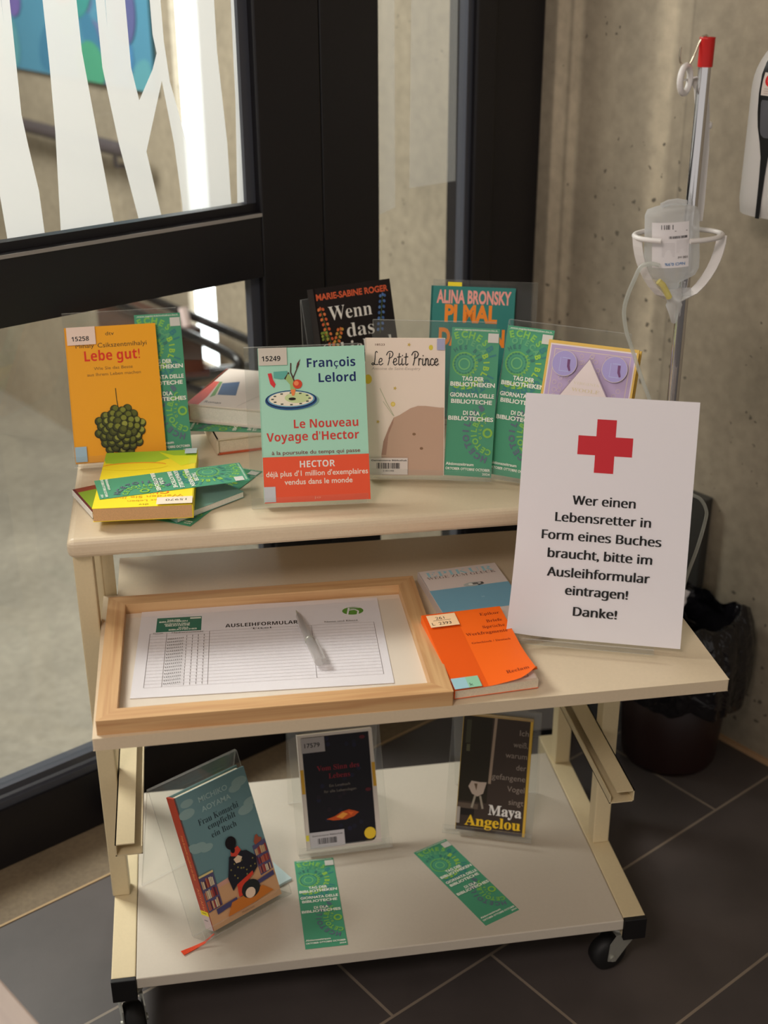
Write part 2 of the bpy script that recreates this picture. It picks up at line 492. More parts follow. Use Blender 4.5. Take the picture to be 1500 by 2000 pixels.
# concrete wall on the right, running on beyond the door, with an upright slit window
S0, S1, SZ = 1.655, 1.785, 0.27
wb = MB()
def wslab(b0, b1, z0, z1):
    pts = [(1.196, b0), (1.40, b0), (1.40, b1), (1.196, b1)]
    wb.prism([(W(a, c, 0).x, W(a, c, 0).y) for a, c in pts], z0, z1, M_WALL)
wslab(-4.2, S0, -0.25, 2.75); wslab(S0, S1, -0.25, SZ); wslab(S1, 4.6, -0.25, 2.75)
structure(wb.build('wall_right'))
mday, n_, l_, b_, o_ = nodes('daylight_pane')
b_.inputs['Emission Color'].default_value = (0.93, 0.97, 1, 1); b_.inputs['Emission Strength'].default_value = 5.0
wb = MB()
wb.prism([(W(a, c, 0).x, W(a, c, 0).y) for a, c in [(1.215, S0), (1.235, S0), (1.235, S1), (1.215, S1)]], SZ, 2.75, mday)
structure(wb.build('window_1'))

# black steel door with a fixed side light
DF = 0.503
def dbox(b, a0, a1, c0, c1, z0, z1, m):
    b.prism([(W(a, c, 0).x, W(a, c, 0).y) for a, c in [(a0, c0), (a1, c0), (a1, c1), (a0, c1)]], z0, z1, m)
door = structure(bpy.data.objects.new('door_1', None)); COL.objects.link(door)
ZR0, ZR1, ZB = 0.846, 0.943, 0.134
LA, GA, GB = -1.15, 0.583, 0.70
b = MB(); dbox(b, GA, GB - .003, DF, DF + .05, 0.0, 2.6, M_BLACKFRAME); b.build('stile', door, 0.003)
b = MB(); dbox(b, LA - .1, LA, DF, DF + .05, 0.0, 2.6, M_BLACKFRAME); b.build('stile', door, 0.003)
b = MB(); dbox(b, LA, GA, DF, DF + .05, ZR0, ZR1, M_BLACKFRAME); b.build('middle_rail', door, 0.003)
b = MB(); dbox(b, LA, GA, DF, DF + .05, 0.0, ZB - .03, M_BLACKFRAME); b.build('bottom_rail', door, 0.003)
b = MB(); dbox(b, LA, GA, DF, DF + .05, 2.45, 2.6, M_BLACKFRAME); b.build('top_rail', door, 0.003)
M_BEAD = mat('grey_steel_bead', (64, 66, 74), 0.35, k=1.1)
b = MB()   # glazing beads round the two panes
dbox(b, GA - .016, GA, DF + .014, DF + .03, ZR1, 2.45, M_BEAD); dbox(b, GA - .016, GA, DF + .014, DF + .03, ZB, ZR0, M_BEAD)
dbox(b, LA, GA, DF + .014, DF + .04, ZB - .012, ZB, M_BEAD); dbox(b, LA, GA, DF + .005, DF + .014, ZB - .03, ZB - .018, M_BEAD)
dbox(b, LA, GA, DF + .012, DF + .03, ZR1, ZR1 + .012, M_BLACKFRAME)
b.build('glazing_bead', door)
b = MB(); dbox(b, LA, GA, DF - .0022, DF - .0004, ZR1 - .006, ZR1 - .001, mat('pale_edge', (150, 145, 140), 0.4)); b.build('edge_strip', door)  # thin pale strip along the top edge of the middle rail
b = MB(); dbox(b, LA, GA - .008, DF + .022, DF + .028, ZR1, 2.45, M_DOORGLASS); up = b.build('upper_pane', door)
b = MB(); dbox(b, LA, GA - .008, DF + .022, DF + .028, ZB, ZR0, M_DOORGLASS); b.build('lower_pane', door)

# white stripes on the upper pane (along the door, height), like a thicket of bare trunks
FILM_DATA = [[(0.1862, 2.4), (0.2255, 2.4), (0.2269, 1.2195), (0.2356, 2.4), (0.2572, 2.4), (0.2357, 1.1107), (0.2402, 1.0693), (0.2474, 1.0132), (0.2486, 0.957), (0.1956, 0.957), (0.193, 1.012), (0.1893, 1.1048)], [(0.2824, 2.4), (0.316, 2.4), (0.329, 1.1822), (0.3404, 1.0697), (0.352, 0.957), (0.272, 0.957), (0.2797, 1.0861), (0.2817, 1.1726)], [(0.3447, 2.4), (0.3607, 2.4), (0.3688, 1.2078), (0.3784, 2.4), (0.3888, 2.4), (0.3986, 1.1574), (0.4069, 1.1145), (0.4309, 1.1526), (0.4391, 1.1731), (0.435, 1.1968), (0.422, 2.4), (0.4374, 2.4), (0.4515, 1.1881), (0.4565, 1.1348), (0.4737, 1.065), (0.4797, 1.0348), (0.4956, 1.0351), (0.4983, 1.1454), (0.4973, 2.4), (0.5298, 2.4), (0.5351, 1.1701), (0.5438, 1.0439), (0.5449, 0.957), (0.4625, 0.957), (0.4624, 0.9665), (0.4561, 1.0527), (0.4439, 1.1371), (0.4116, 1.0462), (0.4271, 0.957), (0.3907, 0.957), (0.3703, 1.0614), (0.3562, 1.1602)], [(0.5665, 2.4), (0.574, 2.4), (0.574, 0.957), (0.5556, 0.957), (0.5613, 1.0992)]]
b = MB()
for poly in FILM_DATA:
    area2 = sum(poly[i][0] * poly[(i + 1) % len(poly)][1] - poly[(i + 1) % len(poly)][0] * poly[i][1] for i in range(len(poly)))
    if area2 < 0: poly = poly[::-1]
    vs = [W(a, DF + 0.0215, z) for a, z in poly]
    b.raw(vs, [list(range(len(vs)))], M_FILM)
fl = b.build('window_film', up)

side = structure(bpy.data.objects.new('window_2', None)); COL.objects.link(side)
b = MB(); dbox(b, GB, 0.812, DF + .004, DF + .06, 0.0, 2.6, M_BLACKFRAME); b.build('mullion', side, 0.003)
b = MB(); dbox(b, 0.812, 1.04, DF + .004, DF + .06, 0.0, ZB, M_BLACKFRAME); b.build('bottom_rail', side, 0.003)
b = MB(); dbox(b, 1.03, 1.075, DF + .02, DF + .09, 0.0, 2.6, M_BLACKFRAME); dbox(b, 1.075, 1.196, DF + .03, DF + .09, 0.0, 2.6, M_BLACKFRAME); b.build('post', side, 0.003)
b = MB(); dbox(b, 1.018, 1.03, DF + .03, DF + .05, ZB, 2.6, M_BEAD); b.build('glazing_bead', side)
b = MB(); dbox(b, 0.812, 1.03, DF + .034, DF + .040, ZB, 2.6, M_DOORGLASS); sp = b.build('pane', side)
b = MB()
for poly in ([(0.812, .895), (0.868, .908), (0.862, 2.3), (0.812, 2.3)], [(0.898, .935), (1.0, .935), (0.99, 2.3), (0.91, 2.3)]):
    b.raw([W(a, DF + 0.0335, z) for a, z in poly], [[0, 1, 2, 3]], M_FILM_FAINT)
b.build('window_film', sp)

# ------------------------------------------------------------------ trolley
ZT, ZM, ZBOT = 0.665, 0.535, 0.108
cart = thing('trolley', 'cream three-shelf trolley on castors loaded with books, standing in the corner by the glass door', 'trolley', Matrix.Translation((0.33, 0.28, 0)))
def cpart(b, name, bevel=0.0015, parent=None, seg=2):
    o = b.build(name, None, bevel, seg)
    o.parent = parent or cart
    o.matrix_parent_inverse = Matrix.Translation((-0.33, -0.28, 0))
    if parent: o.matrix_parent_inverse = Matrix.Identity(4)
    return o
b = MB(); b.box(-.0285, .692, .2257, .560, .640, ZT, M_CREAM); cpart(b, 'top_shelf', 0.009, seg=4)
b = MB()
b.prism([(0, 0), (.7248, 0), (.7248, .33), (.655, .33), (.655, .428), (.018, .434), (.018, .326), (0, .326)], ZM - .0155, ZM, M_CREAM)
cpart(b, 'middle_shelf', 0.002)
b = MB(); b.box(.0095, .6595, .0835, .472, ZBOT - .017, ZBOT, M_PALEBOARD); cpart(b, 'bottom_shelf', 0.0015)
LX = (-.0245, -.0008); RX = (.6655, .6895)
for (x0, x1) in (LX, RX):
    for (y0, y1) in ((.2425, .268), (.440, .4655)):
        b = MB(); b.box(x0, x1, y0, y1, .1081, .640, M_CREAMMETAL); cpart(b, 'leg', 0.002)
for (x0, x1) in ((-.0222, .0088), (.6602, .6912)):
    b = MB(); b.box(x0, x1, .0885, .52, .074, .108, M_CREAMMETAL); bar = cpart(b, 'foot_bar', 0.0015)
    b = MB(); b.box(x0 - .0003, x1 + .0003, .0815, .0885, .0735, .1083, M_BLACKMATTE); cpart(b, 'end_cap', 0.001, bar)
for s_, x0, x1 in ((1, .0, .033), (-1, .6325, .6655)):
    # folded C-section runner, open towards the middle
    b = MB(); xi, xo = (x0, x1) if s_ == 1 else (x1, x0)
    zA, zB_ = .289, .307; t = .0016
    lo, hi = min(xi, xo), max(xi, xo)
    b.box(lo, hi, .105, .44, zA, zA + t, M_CREAMMETAL)
    wdt = .024
    if s_ == 1: b.box(xi, xi + wdt, .105, .44, zB_ - t, zB_, M_CREAMMETAL); b.box(xi, xi + t, .105, .44, zA, zB_, M_CREAMMETAL); b.box(xo - t, xo, .105, .44, zA, zA + .012, M_CREAMMETAL)
    else: b.box(xi - wdt, xi, .105, .44, zB_ - t, zB_, M_CREAMMETAL); b.box(xi - t, xi, .105, .44, zA, zB_, M_CREAMMETAL); b.box(xo, xo + t, .105, .44, zA, zA + .012, M_CREAMMETAL)
    cpart(b, 'runner', 0)
b = MB(); b.box(-.0005, .0015, .328, .352, ZM - .01, .64, M_CREAMMETAL); b.box(.0015, .0172, .329, .3312, ZM - .012, .64, M_CREAMMETAL); cpart(b, 'bracket', 0)
def caster(x, y, rot):
    T = Matrix.Translation((x, y, 0)) @ Matrix.Rotation(rot, 4, 'Z')
    b = MB()
    b.lathe([(.004, .074), (.019, .074), (.020, .070), (.016, .066), (.004, .066)], M_STEEL, 24, T)
    for sy in (-1, 1):
        pts = [(-.016, .064), (.012, .064), (.022, .050), (.024, .022), (.012, .018), (-.004, .040), (-.018, .056)]
        b.prism(pts if sy == 1 else pts, sy * .0145 - .0009, sy * .0145 + .0009, M_STEEL, lambda px, pz, h: T @ Vector((px, h, pz)))
    b.box(-.017, .013, -.0152, .0152, .0625, .0645, M_STEEL, T)
    b.tube([T @ Vector((.017, -.018, .026)), T @ Vector((.017, .018, .026))], .0045, M_STEEL, 10)
    fork = cpart(b, 'caster', 0)
    b = MB()
    Tw = T @ Matrix.Translation((.017, 0, .0262)) @ Matrix.Rotation(PI / 2, 4, 'X')
    b.lathe([(.005, -.0125), (.020, -.0125), (.0252, -.009), (.0262, 0), (.0252, .009), (.020, .0125), (.005, .0125)], M_RUBBER, 32, Tw)
    cpart(b, 'wheel', 0, fork)
caster(.668, .118, R(192)); caster(-.004, .112, R(285)); caster(-.006, .50, R(150)); caster(.676, .50, R(20))

# ------------------------------------------------------------------ books and stands
def board_cover(b, w, h, t, ct, over, m_front, m_spine, m_back, round_spine=False):
    b.box(0, w, 0, h, -ct, 0, m_front)
    b.box(0, w, 0, h, -t, -t + ct, m_back)
    b.box(-.0006, ct, 0, h, -t, 0, m_spine)
def book(label, M, w, h, t, hard, m_cover, art, pages=None, spine=None, back=None, cat='book', group=None, stickers=(), page_inset=None, spine_art=None):
    root = thing('book', label, cat, M, group)
    ct = 0.0024 if hard else 0.0005
    over = 0.003 if hard else 0.0006
    b = MB()
    board_cover(b, w, h, t, ct, over, m_cover, spine or m_cover, back or m_cover)
    if art: b.art(art)
    if spine_art: b.art(spine_art, Matrix(((0, 0, -1, -.0006), (0, 1, 0, 0), (1, 0, 0, -t), (0, 0, 0, 1))))
    b.build('cover', root)
    b = MB()
    b.box(ct + .0002, w - over, over, h - over, -t + ct, -ct, pages or M_PAGE)
    b.build('pages', root)
    for nm, a in stickers:
        b = MB(); b.art(a); b.build(nm, root)
    return root
def stand(label, o, yaw, lean, w, h, zs, depth=0.02, lip=0.012, foot=None, t=0.0028, group='clear book stands'):
    """clear folded easel: lip, ledge, back plate, and a rear leg falling from the top fold"""
    y, l = R(yaw), R(lean)
    X = Vector((math.cos(y), math.sin(y), 0)); N = Vector((-math.sin(y), math.cos(y), 0)); Z = Vector((0, 0, 1))
    root = thing('book_stand', label, 'stand', axes((o[0], o[1], zs), X, N, Z), group)
    up = Vector((math.sin(l), math.cos(l))); out = Vector((-math.cos(l), math.sin(l)))      # in the (depth, height) plane
    B = Vector((depth * math.cos(l), 0.0020))
    Tp = B + up * h
    def sheet(name, p, q, nrm):
        b = MB()
        pts = [p, q, q + nrm * t, p + nrm * t]
        fn = lambda c, x: Vector((x, c[0], c[1]))
        vs = [fn(c, 0) for c in pts] + [fn(c, w) for c in pts]
        b.raw(vs, [(0, 1, 5, 4), (2, 3, 7, 6)], M_ACRYL)
        b.raw(vs, [(0, 3, 2, 1), (4, 5, 6, 7), (1, 2, 6, 5), (3, 0, 4, 7)], M_ACRYL_EDGE)
        b.build(name, root)
    sheet('back_plate', B, Tp, -out)
    F = B + out * (depth + .003)
    sheet('ledge', B, F, -up * 0.3)
    sheet('lip', F, F + up * lip, out)
    ft = foot if foot is not None else Tp.x - B.x + .02
    Q = Vector((B.x + ft, 0.0016))
    top = Tp + (-out) * t
    d = (Q - top).normalized()
    sheet('rear_leg', top, Q, Vector((-d.y, d.x)))
    return root

def sticker(w, h, u0, v0, u1, v1, txt=None, tu0=0, tu1=0, tv=0, cap=.03, col=(214, 200, 190), bar=None):
    a = Art(w, h, 0.0022)
    a.rect(u0, v0, u1, v1, ink(col, 1.1))
    if txt: a.text(txt, tu0, tu1, tv, cap, BLACK, st='sansbold')
    return a

# --- yellow paperback with a round bunch of fruit
w, h = .1205, .183
a = Art(w, h)
a.text('dtv', .44, .535, .930, .027, ink((80, 60, 30)), bold=0)
a.text('Mihaly', .104, .306, .846, .030, ink((70, 50, 30)))
a.text('Csikszentmihalyi', .346, .886, .843, .033, ink((70, 50, 30)))
a.text('Lebe gut!', .19, .80, .746, .072, ink((205, 45, 25)), st='sansbold')
a.text('Wie Sie das Beste', .283, .71, .678, .022, ink((130, 90, 40)))
a.text('aus Ihrem Leben machen', .204, .794, .634, .022, ink((130, 90, 40)))
a.line([(.500, .535), (.502, .45), (.512, .38)], .0011, ink((50, 50, 20)))
rnd = random.Random(5)
a.disc(.514, .222, .030, ink((40, 42, 14)), 30)
spots = []
for i in range(46):
    ang = i * 2.39996; rr = .031 * math.sqrt((i + .5) / 46)
    spots.append((rr * math.cos(ang), rr * math.sin(ang), rr))
for x, y, rr in sorted(spots, key=lambda q: -q[2]):
    c = rnd.choice([(98, 104, 34), (120, 124, 44), (84, 88, 30), (140, 142, 60)])
    a.disc(.514 + x / w, .222 + y / h, .0063, ink((34, 38, 12)), 14)
    a.disc(.514 + (x + .0004) / w, .222 + (y + .0006) / h, .0052, ink((62, 66, 22)), 14)
    a.disc(.514 + (x + .0012) / w, .222 + (y + .0015) / h, .0036, ink(c), 14)
book('orange-yellow paperback with a round bunch of green fruit on its cover', leaning((-.0272, .4456, .675), 2.3, 26), w, h, .011, False, ink((236, 158, 28), 1.2), a, back=ink((236, 158, 28), 1.2),
     stickers=[('number_label', sticker(w, h, .018, .868, .33, 1.0, '15258', .068, .258, .897, .032, (232, 206, 190))), ('spine_label', sticker(w, h, .002, .008, .128, .12, col=(160, 190, 205)))])
stand('wide clear stand holding the orange-yellow paperback at the left end of the top shelf', (-.030, .436, 0), 2, 26, .153, .209, ZT, depth=.0175, foot=.105)

# --- turquoise paperback with a clock
w, h = .1328, .1933
a = Art(w, h)
TEAL = ink((150, 196, 174), 1.42)
NAVY = ink((24, 42, 92)); RED = ink((196, 62, 54))
a.text('François', .451, .909, .868, .056, NAVY, st='sansbold')
a.text('Lelord', .556, .907, .770, .056, NAVY, st='sansbold')
a.text('Le Nouveau', .305, .913, .478, .053, RED, st='sansbold')
a.text("Voyage d'Hector", .044, .915, .397, .053, RED, st='sansbold')
a.text('à la poursuite du temps qui passe', .087, .921, .310, .024, ink((120, 62, 58)), bold=.012)
a.ell(.30, .655, .255, .062, ink((120, 160, 145)))
a.ell(.29, .660, .245, .064, ink((40, 86, 130)))
a.ell(.29, .664, .238, .058, ink((20, 40, 84)))
a.ell(.29, .667, .222, .052, ink((96, 150, 176)))
a.ell(.29, .669, .208, .047, ink((226, 218, 196)))
a.ell(.35, .675, .12, .034, ink((190, 206, 150)))
for i in range(12):
    q = 2 * PI * i / 12
    a.rect(.29 + .175 * math.cos(q) - .012, .669 + .038 * math.sin(q) - .004, .29 + .175 * math.cos(q) + .012, .669 + .038 * math.sin(q) + .004, ink((70, 80, 70)))
a.ell(.30, .668, .034, .009, ink((30, 22, 16)))
a.poly([(.135, .846), (.265, .850), (.262, .800), (.20, .797), (.135, .806)], ink((92, 164, 150)))
a.poly([(.08, .835), (.115, .838), (.125, .80), (.15, .765), (.135, .742), (.10, .768)], ink((206, 52, 56)))
a.poly([(.232, .80), (.275, .842), (.284, .835), (.245, .792)], ink((60, 44, 34)))
a.poly([(.27, .832), (.31, .80), (.335, .75), (.335, .715), (.29, .712), (.285, .76), (.245, .795)], ink((150, 178, 110)))
a.poly([(.288, .728), (.336, .73), (.322, .69), (.300, .688)], ink((226, 130, 72)))
a.line([(.30, .90), (.295, .84), (.345, .75)], .0014, ink((70, 40, 34)))
a.line([(.315, .80), (.378, .895)], .0012, ink((70, 40, 34)))
a.poly([(.345, .86), (.372, .885), (.392, .925), (.36, .897)], ink((92, 48, 40)))
a.disc(.355, .762, .0058, ink((202, 66, 40))); a.disc(.345, .768, .003, ink((232, 130, 80)))
a.rect(-.002, .0, 1.004, .296, ink((222, 84, 52), 1.25))
a.text('HECTOR', .345, .677, .223, .041, WHITE, st='sansbold')
a.text("déjà plus d'1 million d'exemplaires", .025, .985, .169, .034, ink((246, 226, 210), 1.1), bold=.012)
a.text('vendus dans le monde', .195, .835, .115, .034, ink((246, 226, 210), 1.1), bold=.014)
a.text('jo', .47, .53, .02, .014, ink((236, 150, 120)))
book('turquoise paperback with a clock drawing and a red-orange paper band', leaning((.2128, .2747, .675), -3.8, 24), w, h, .013, False, TEAL, a,
     stickers=[('number_label', sticker(w, h, .0, .888, .266, 1.0, '15249', .03, .205, .915, .031, (206, 198, 184))), ('spine_label', sticker(w, h, .0, .006, .108, .105, col=(196, 200, 204)))])
stand('clear stand holding the turquoise paperback at the front of the top shelf', (.196, .263, 0), -2.5, 24, .145, .201, ZT, depth=.0195, foot=.10)

# --- cream-white paperback with a brown hill
w, h = .1025, .178
a = Art(w, h)
CR = ink((228, 212, 196), 1.22)
a.text('18523', .12, .24, .948, .014, ink((110, 80, 60)), bold=.01)
def pen_title(a, words, u0, u1, v, cap, wd, m):
    """looped handwriting drawn with a round nib"""
    G_ = {'L': (.56, [[(.46, .93), (.37, 1), (.29, .86), (.26, .45), (.19, .06), (.06, .01), (0, .09), (.10, .15), (.30, .03), (.54, .05)]]),
          'e': (.37, [[(0, .2), (.24, .27), (.29, .42), (.18, .5), (.06, .36), (.06, .1), (.19, 0), (.37, .12)]]),
          'P': (.54, [[(.27, .86), (.23, .4), (.12, 0)], [(0, .74), (.14, .96), (.40, 1.0), (.54, .82), (.42, .58), (.20, .50)]]),
          't': (.32, [[(.16, .86), (.11, .16), (.18, 0), (.31, .1)], [(0, .58), (.30, .62)]]),
          'i': (.26, [[(.08, .48), (.06, .1), (.14, 0), (.26, .1)], [(.10, .68), (.11, .72)]]),
          'r': (.30, [[(.06, .5), (.04, 0)], [(.05, .3), (.15, .49), (.27, .44)]]),
          'n': (.42, [[(.06, .5), (.04, 0)], [(.05, .3), (.18, .5), (.27, .40), (.26, .1), (.32, 0), (.42, .08)]]),
          'c': (.35, [[(.29, .42), (.18, .5), (.05, .35), (.05, .1), (.19, 0), (.35, .1)]]), ' ': (.30, [])}
    tot = sum(G_[c][0] for c in words); k_ = (u1 - u0) / tot; x = u0
    for c in words:
        adv, strokes = G_[c]
        for st in strokes:
            pts = st if len(st) < 3 else [(p.x, p.y) for p in bez2(st)]
            pts = [(x + px * k_, v + py * cap) for px, py in pts]
            a.line(pts, wd, m)
            z = a.up()
            for (u, w_) in pts:
                a.items.append(([(u * a.w + wd / 2 * math.cos(q * PI / 4), w_ * a.h + wd / 2 * math.sin(q * PI / 4), z) for q in range(8)], [list(range(8))], m))
        x += adv * k_
def bez2(pts, n=5):
    P3 = [Vector((p[0], p[1], 0)) for p in pts]; out = []
    for i in range(len(P3) - 1):
        a0, a1, a2, a3 = P3[max(i - 1, 0)], P3[i], P3[i + 1], P3[min(i + 2, len(P3) - 1)]
        for k in range(n):
            t_ = k / n
            out.append(.5 * ((2 * a1) + (-a0 + a2) * t_ + (2 * a0 - 5 * a1 + 4 * a2 - a3) * t_ ** 2 + (-a0 + 3 * a1 - 3 * a2 + a3) * t_ ** 3))
    out.append(P3[-1]); return out
_z = a.z
pen_title(a, 'Le Petit Prince', .078, .916, .808, .098, .0011, BLACK)
a.z = _z + .0002
a.text('Antoine de Saint-Exupéry', .075, .688, .773, .020, ink((176, 164, 152)), shear=.15)
YEL = ink((218, 186, 60)); GOLD = ink((196, 168, 86))
a.ell(.03, .705, .048, .034, YEL)
a.ell(.819, .935, .026, .019, ink((206, 190, 70)))
a.ell(.345, .524, .028, .017, YEL); a.ell(.345, .524, .02, .012, ink((224, 204, 120)))
for (u, v) in ((.545, .955), (.37, .64), (.155, .395)):
    a.poly([(u + (.026 if i % 2 == 0 else .011) * math.cos(i * PI / 5), v + (.015 if i % 2 == 0 else .0065) * math.sin(i * PI / 5)) for i in range(10)], GOLD)
a.poly([(.21, .0), (.20, .15), (.225, .25), (.29, .35), (.355, .425), (.43, .445), (.50, .47), (.57, .495), (.66, .512), (.76, .512), (.86, .505), (.935, .50), (.99, .50), (.99, .0)], ink((188, 156, 134), 1.2))
a.poly([(.20, .15), (.225, .25), (.30, .355), (.36, .43), (.345, .38), (.29, .30), (.26, .15)], ink((164, 128, 110), 1.2))
for (u, v) in ((.615, .305), (.71, .20)):
    a.ell(u, v, .022, .010, ink((128, 98, 74)))
a.line([(.36, .437), (.26, .54), (.18, .64)], .0007, ink((168, 172, 140)))
a.line([(.35, .44), (.22, .545)], .0007, ink((176, 178, 150)))
s1 = Art(w, h, .0022); s1.rect(.011, .006, .536, .13, ink((220, 208, 200), 1.1)); s1.barcode(.141, .05, .43, .093, BLACK); s1.text('Gemeinsame Bibliothek', .07, .53, .106, .011, BLACK, bold=.02); s1.text('21801088', .22, .36, .028, .012, BLACK)
s2 = Art(w, h, .0022); s2.rect(.895, .918, .992, 1.0, ink((168, 170, 200), 1.1))
book('cream paperback with a plain brown hill and yellow dots, beside the turquoise book', leaning((.3505, .343, .675), -10.5, 14), w, h, .012, False, CR, a, pages=M_PAGEWHITE, stickers=[('barcode_label', s1), ('corner_label', s2)])
stand('wide clear stand behind the cream paperback and the first green bookmark', (.352, .340, 0), -14.5, 19, .162, .205, ZT, depth=.019, foot=.10)

# --- green bookmarks (one printed card, copied)
w, h = .058, .180
a = Art(w, h)
G = ink((70, 140, 108), 1.3)
YG = ink((142, 186, 70)); YG2 = ink((118, 176, 84)); TG = ink((58, 120, 122)); DG = ink((62, 112, 104)); OL = ink((128, 150, 84)); PU = ink((92, 104, 120)); LG = ink((92, 156, 112))
cu, cv = .297, .757
for r0, r1, m_ in ((.0335, .0268, ink((70, 148, 116))), (.0245, .0215, ink((64, 132, 118))), (.0185, .0165, ink((80, 150, 110))), (.0145, .0125, ink((104, 166, 90))), (.0105, .0090, ink((80, 150, 120))), (.0072, .0055, ink((104, 170, 110)))):
    if r0 < .017: a.ring(cu, cv, r1, r0, m_)
a.arc('ECHES', cu, cv, .0318, .0112, 108, 15.2, YG2, .045); a.arc('BIBLIOTHEKEN', cu, cv, .0318, .0112, 32, 14, TG, .045)
a.arc('IOTECA', cu, cv, .0238, .0096, 120, 17, LG, .045); a.arc('BIBLIOTECHE', cu, cv, .0238, .0096, 22, 16, YG, .045)
a.arc('CHES BIB', cu, cv, .0176, .0068, 142, 18, DG, .04); a.arc('GIORNATA', cu, cv, .0142, .0036, 40, 16, YG)
a.arc('TAG DER BIBLIOTHEKEN', cu, cv, .0108, .0030, 120, 18, DG)
c2u, c2v = .99, .300
a.arc('CABLIOTECA', c2u, c2v, .0205, .0096, 122, -17, YG2, .045); a.arc('BIBLIOTECHES', c2u, c2v, .0302, .0102, 118, -15, PU, .045)
a.ring(c2u - .12, c2v, .0035, .006, ink((128, 178, 70)), 24)
a.arc('BIBLIO', c2u, c2v, .0150, .0045, 112, -18, YG)
WT = ink((236, 238, 226), 1.1)
a.rect(.04, .978, .97, .981, ink((150, 190, 160)))
a.text('www.tagderbibliotheken.bz.it', .06, .95, .983, .0085, WT, bold=.01)
a.rect(.765, .906, .985, .968, ink((206, 204, 196), 1.1))
a.text('TAG DER', .27, .73, .646, .027, WT, bold=.03); a.text('BIBLIOTHEKEN', .03, .965, .608, .027, WT, bold=.03)
a.text('GIORNATA DELLE', .036, .962, .535, .0265, WT, bold=.03); a.text('BIBLIOTECHE', .066, .928, .492, .0265, WT, bold=.03)
a.text('DI DLA', .333, .685, .416, .0265, WT, bold=.03); a.text('BIBLIOTECHES', .026, .975, .378, .0265, WT, bold=.03)
a.text('Aktionszeitraum', .03, .62, .072, .019, WT, bold=.02); a.text('OKTOBER OTTOBRE OCTOBER', .03, .97, .041, .016, WT, bold=.025); a.text('2024', .81, .97, .014, .014, WT, bold=.02)
BMW, BMH = w, h
bmb = MB(); bmb.box(0, w, 0, h, -.0004, 0, G); bmb.art(a)
bm0 = bmb.build('bookmark')
def bookmark(label, M, s=1.0):
    o = bm0 if not bm0.get('label') else bm0.copy()
    if o is not bm0: COL.objects.link(o)
    o.matrix_world = M @ Matrix.Scale(s, 4)
    return tag(o, label, 'bookmark', 'green library bookmarks')
bookmark('green bookmark propped upright on the shelf, in full view beside the cream paperback', leaning((.4513, .3259, .675), -18.8, 20), 1.07)
bookmark('green bookmark propped upright, partly behind the white paper sign', leaning((.5085, .3215, .6752), -33.7, 19), 1.08)
bookmark('green bookmark standing half hidden behind the orange-yellow paperback', leaning((.0655, .4585, .675), 2.3, 26), 1.07)
bookmark('green bookmark lying across the yellow paperback on the top shelf', flat((.0122, .2795, .6936), 9) @ Matrix(((0, 1, 0, 0), (-1, 0, 0, BMW * 1.04), (0, 0, 1, 0), (0, 0, 0, 1))), 1.04)
bookmark('green bookmark lying on the top shelf under the stack with the yellow paperback', flat((.069, .2755, .6658), -32.5), 1.03)
bookmark('green bookmark sandwiched in the stack below the thick white book', flat((.118, .5065, .6899), -13) @ Matrix(((0, 1, 0, 0), (-1, 0, 0, BMW), (0, 0, 1, 0), (0, 0, 0, 1))), 1.0)
bookmark('green bookmark lying straight on the bottom shelf, in front of the black book', flat((.2287, .0995, .1086), -0.6), .97)
bookmark('green bookmark lying askew on the bottom shelf', flat((.4725, .1035, .1086), 23.2), .975)

# --- lilac cloth book with gold border
w, h = .116, .184
a = Art(w, h)
LIL = ink((176, 156, 190), 1.15); GD = ink((206, 170, 84)); PALE = ink((222, 208, 206), 1.1); GL = ink((196, 180, 168)); LV = ink((152, 142, 190))
a.rect(.0, .0, 1, 1, GD); a.rect(.022, .018, .978, .978, PALE); a.rect(.036, .028, .964, .968, LIL)
a.rect(.075, .05, .925, .945, GL); a.rect(.083, .055, .917, .940, LIL)
rnd = random.Random(2)
for i in range(90):
    a.ring(rnd.uniform(.12, .88), rnd.uniform(.45, .92), .0024, .0028, GL, 14)
for u in (.215, .775):
    for v in (.848, .15):
        a.disc(u, v, .0165, ink((190, 176, 178))); a.disc(u, v, .0158, LV)
        a.rect(u - .05, v - .055, u - .045, v + .04, ink((168, 172, 208))); a.rect(u - .05, v - .055, u + .06, v - .051, ink((168, 172, 208))); a.rect(u - .03, v + .036, u + .06, v + .04, ink((168, 172, 208)))
        a.poly([(u + .03, v + .03), (u + .06, v + .03), (u + .062, v - .01), (u + .078, v - .045), (u + .06, v - .05), (u + .035, v - .02)], ink((104, 62, 104)))
a.poly([(.49, .905), (.08, .5), (.49, .10), (.90, .5)], ink((150, 132, 150)))
a.poly([(.49, .893), (.095, .5), (.49, .112), (.885, .5)], PALE)
a.text('VIRGINIA', .35, .64, .716, .018, ink((204, 192, 176)), st='serif'); a.text('WOOLF', .34, .65, .667, .024, ink((200, 186, 160)), st='serif')
book('lilac clothbound book with a gold border and a pale diamond, behind the white paper sign', leaning((.5507, .277, .679), -33, 22), w, h, .018, True, GD, a, spine=GD, back=GD)
stand('clear stand with its corner showing above the lilac book', (.497, .317, 0), -34, 21, .163, .207, ZT, depth=.021, foot=.11)

